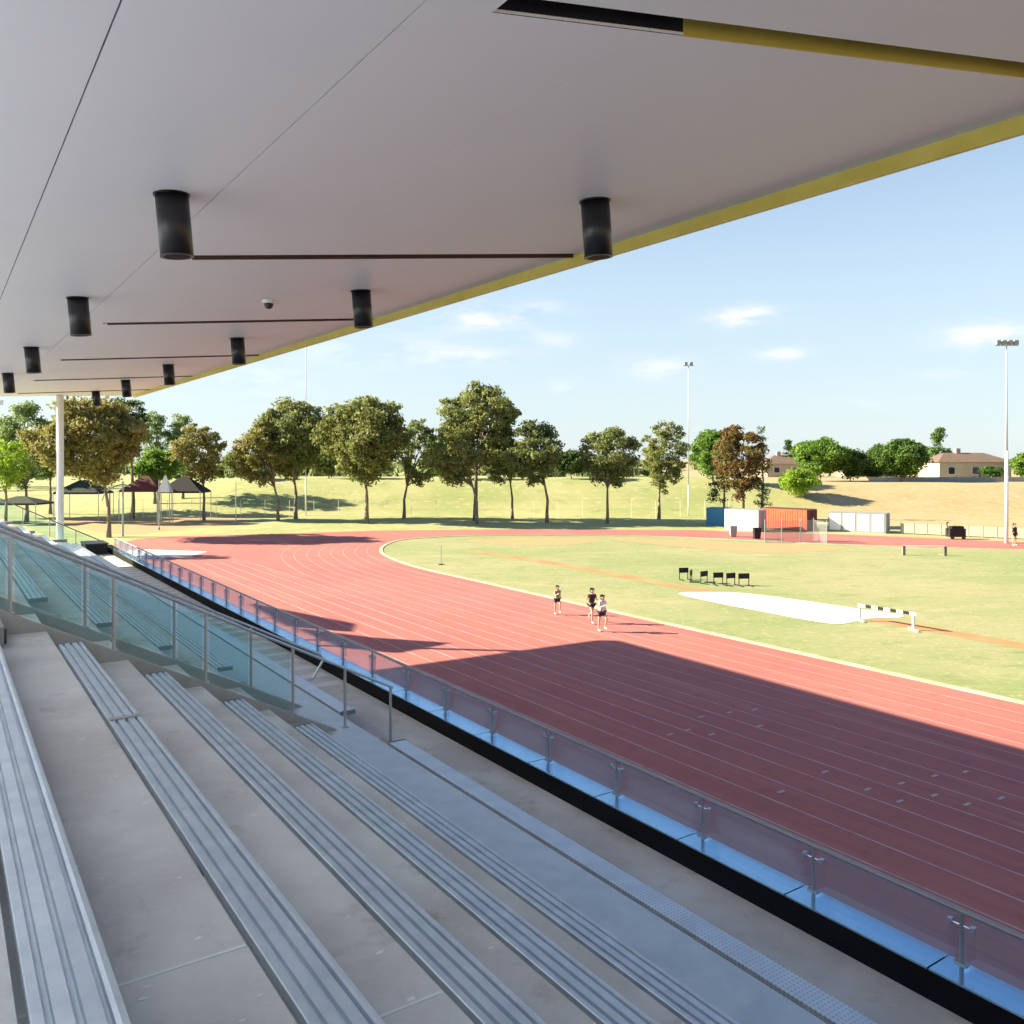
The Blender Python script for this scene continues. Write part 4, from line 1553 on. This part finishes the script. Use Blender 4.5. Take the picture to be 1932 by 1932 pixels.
    for sd in 'lr':
        a_, t_ = Vector(J['an' + sd]), Vector(J['toe' + sd])
        c = skin_chain('shoe', [tuple(a_ + Vector((0, .03, -.035))), tuple(a_.lerp(t_, .5) + Vector((0, 0, -.02))), tuple(t_ + (t_ - a_) * .25)], [(0, 1), (1, 2)], [.048, .046, .036],
                       M['white_paint'] if shirt != M['black_matt'] else M['grey_paint'], 0)
        c.parent = o
    return o


RUN = dict(pelvis=(0, 0, .94), waist=(0, -.03, 1.10), chest=(0, -.07, 1.32), neck=(0, -.09, 1.48), chin=(0, -.11, 1.55), skull=(0, -.11, 1.64), crown=(0, -.105, 1.71),
           shl=(.165, -.07, 1.40), shr=(-.165, -.07, 1.40), ell=(.24, .12, 1.18), elr=(-.23, -.16, 1.16), wrl=(.20, -.06, 1.04), wrr=(-.14, -.36, 1.26),
           hipl=(.09, 0, .90), hipr=(-.09, 0, .90), knl=(.10, -.30, .60), knr=(-.09, .08, .48), anl=(.10, -.14, .24), anr=(-.09, .12, .10), toel=(.10, -.30, .17), toer=(-.09, -.03, .05))
RUN2 = dict(RUN)
RUN2.update(ell=(.24, -.16, 1.16), elr=(-.24, .12, 1.18), wrl=(.14, -.36, 1.26), wrr=(-.20, -.06, 1.04), knl=(.10, .10, .50), knr=(-.09, -.26, .58),
            anl=(.10, .40, .36), anr=(-.09, -.22, .12), toel=(.10, .42, .22), toer=(-.09, -.36, .06))
STAND = dict(RUN)
STAND.update(waist=(0, 0, 1.10), chest=(0, .0, 1.32), neck=(0, 0, 1.48), chin=(0, -.02, 1.55), skull=(0, -.02, 1.64), crown=(0, -.015, 1.71), shl=(.17, 0, 1.40), shr=(-.17, 0, 1.40),
             ell=(.22, .03, 1.12), elr=(-.22, .03, 1.12), wrl=(.22, -.06, .88), wrr=(-.22, -.06, .88), knl=(.10, -.02, .50), knr=(-.10, -.02, .50), anl=(.10, .02, .09), anr=(-.10, .02, .09),
             toel=(.11, -.12, .04), toer=(-.11, -.12, .04))
M['hair'] = mat('dark_brown_hair', (.02, .013, .01), .5)
M['shirt_white'] = mat('white_running_top', (.72, .68, .76), .7)
M['shirt_black'] = mat('black_running_top', (.015, .012, .014), .7)
M['shirt_green'] = mat('grey_green_top', (.22, .27, .16), .7)
M['shorts_dark'] = mat('dark_shorts', (.02, .022, .03), .7)
def track_pt(xp, yp):
    q = at(xp, yp)
    return Vector((q.x, q.y, .02))


person(track_pt(1135, 1192), R(28), 1.05, RUN, 'person running in a white top and dark shorts, front of the pair', M['shirt_white'], M['shorts_dark'], M['hair'])
person(track_pt(1116, 1176), R(24), 1.05, RUN2, 'person running in a black top beside the one in white', M['shirt_black'], M['shorts_dark'], M['hair'])
person(track_pt(1051, 1160), R(20), .92, RUN, 'person jogging in a pale green top and dark shorts behind the pair', M['shirt_green'], M['shorts_dark'], M['hair'], False)
person(at(1914, 1029), R(10), 1.25, STAND, 'person standing in black at the right picture edge by the fence', M['shirt_black'], M['shorts_dark'], M['hair'], False)

# ------------------------------------------------------------------ light and sky
EL = 26.8
sd = Vector((.9925 * math.cos(R(EL)), -.1219 * math.cos(R(EL)), -math.sin(R(EL))))
L = bpy.data.lights.new('sun', 'SUN')
L.energy = 4.75
L.angle = R(.53)
L.color = (1, .90, .62)
so = bpy.data.objects.new('sun', L)
COL.objects.link(so)
so.rotation_euler = sd.to_track_quat('-Z', 'Y').to_euler()

w = bpy.data.worlds.new('World')
sc.world = w
w.use_nodes = True
nt = w.node_tree
bg = nt.nodes['Background']
sky = nt.nodes.new('ShaderNodeTexSky')
sky.sky_type = 'NISHITA'
sky.sun_disc = False
sky.sun_elevation = R(EL)
sky.sun_rotation = math.atan2(-.9925, .1219)
sky.altitude = 50
sky.air_density = 1.0
sky.dust_density = .3
sky.ozone_density = 1.4
bg.inputs['Strength'].default_value = .058
# clouds: puffs at fixed directions, broken up by noise
tc = nt.nodes.new('ShaderNodeTexCoord')
nz = nt.nodes.new('ShaderNodeTexNoise')
nz.inputs['Scale'].default_value = 14
nz.inputs['Detail'].default_value = 7
nz.inputs['Roughness'].default_value = .6
mp = nt.nodes.new('ShaderNodeMapping')
mp.inputs['Scale'].default_value = (1, 1, 3.0)
nt.links.new(tc.outputs['Generated'], mp.inputs['Vector'])
nt.links.new(mp.outputs['Vector'], nz.inputs['Vector'])


def math_(op, a_, c=None):
    n_ = nt.nodes.new('ShaderNodeMath')
    n_.operation = op
    for i, v in enumerate((a_, c)):
        if v is None:
            continue
        if isinstance(v, (int, float)):
            n_.inputs[i].default_value = v
        else:
            nt.links.new(v, n_.inputs[i])
    return n_.outputs[0]


tot = None
for (xp, yp, rx, ry, amp) in [(1405, 598, 60, 18, 1.0), (1870, 632, 85, 22, 1.0), (905, 600, 80, 26, .9), (890, 672, 90, 16, .8), (1240, 695, 60, 20, .75), (1470, 667, 45, 12, .75),
                              (700, 660, 120, 30, .6), (1060, 730, 40, 12, .6), (1780, 705, 40, 10, .4), (480, 720, 120, 50, .5), (1010, 585, 50, 14, .6), (1040, 640, 60, 14, .4), (1640, 760, 90, 14, .25)]:
    d = Vector(((xp - 966), 1600, (866 - yp))).normalized()
    e1 = Vector((d.y, -d.x, 0)).normalized()
    e2 = e1.cross(d)
    def dotn(v):
        n_ = nt.nodes.new('ShaderNodeVectorMath')
        n_.operation = 'DOT_PRODUCT'
        nt.links.new(tc.outputs['Generated'], n_.inputs[0])
        n_.inputs[1].default_value = v
        return n_.outputs['Value']
    L1 = math.hypot(1600, xp - 966)
    a1 = math_('MULTIPLY', dotn(e1), L1 / rx)
    a2 = math_('MULTIPLY', dotn(e2), L1 / ry)
    r2 = math_('ADD', math_('MULTIPLY', a1, a1), math_('MULTIPLY', a2, a2))
    gs = math_('MULTIPLY', math_('EXPONENT', math_('MULTIPLY', r2, -1.0)), amp)
    fw_ = math_('GREATER_THAN', dotn(d), 0)
    gs = math_('MULTIPLY', gs, fw_)
    tot = gs if tot is None else math_('ADD', tot, gs)
cl = math_('MULTIPLY', tot, math_('MULTIPLY', math_('MAXIMUM', math_('SUBTRACT', nz.outputs['Fac'], .42), 0), 5.5))
cl = math_('MINIMUM', cl, .85)
sp = nt.nodes.new('ShaderNodeSeparateXYZ')
nt.links.new(tc.outputs['Generated'], sp.inputs[0])
zz = math_('MULTIPLY', sp.outputs['Z'], 1 / .32)
vf = math_('MULTIPLY', math_('EXPONENT', math_('MULTIPLY', math_('MULTIPLY', zz, zz), -1.0)), .80)
veil = nt.nodes.new('ShaderNodeMix')
veil.data_type = 'RGBA'
nt.links.new(vf, veil.inputs[0])
nt.links.new(sky.outputs[0], veil.inputs[6])
veil.inputs[7].default_value = (3.35, 4.0, 4.4, 1)
haze_mix = nt.nodes.new('ShaderNodeMix')
haze_mix.data_type = 'RGBA'
nt.links.new(cl, haze_mix.inputs[0])
nt.links.new(veil.outputs[2], haze_mix.inputs[6])
haze_mix.inputs[7].default_value = (5.0, 5.05, 5.15, 1)
nt.links.new(haze_mix.outputs[2], bg.inputs['Color'])

# ------------------------------------------------------------------ camera
cam = bpy.data.cameras.new('camera')
cam.sensor_width = 36
cam.lens = 36 * 1600 / 1932
cam.shift_y = -100 / 1932
cam.clip_start = .05
cam.clip_end = 6000
co = bpy.data.objects.new('camera', cam)
COL.objects.link(co)
co.location = (0, 0, H)
co.rotation_euler = (R(90), 0, 0)
sc.camera = co

sc.view_settings.view_transform = 'Standard'
sc.view_settings.look = 'None'
sc.view_settings.exposure = 1.87
sc.view_settings.gamma = 1
for o in bpy.data.objects:
    if '_o' in o:
        del o['_o']
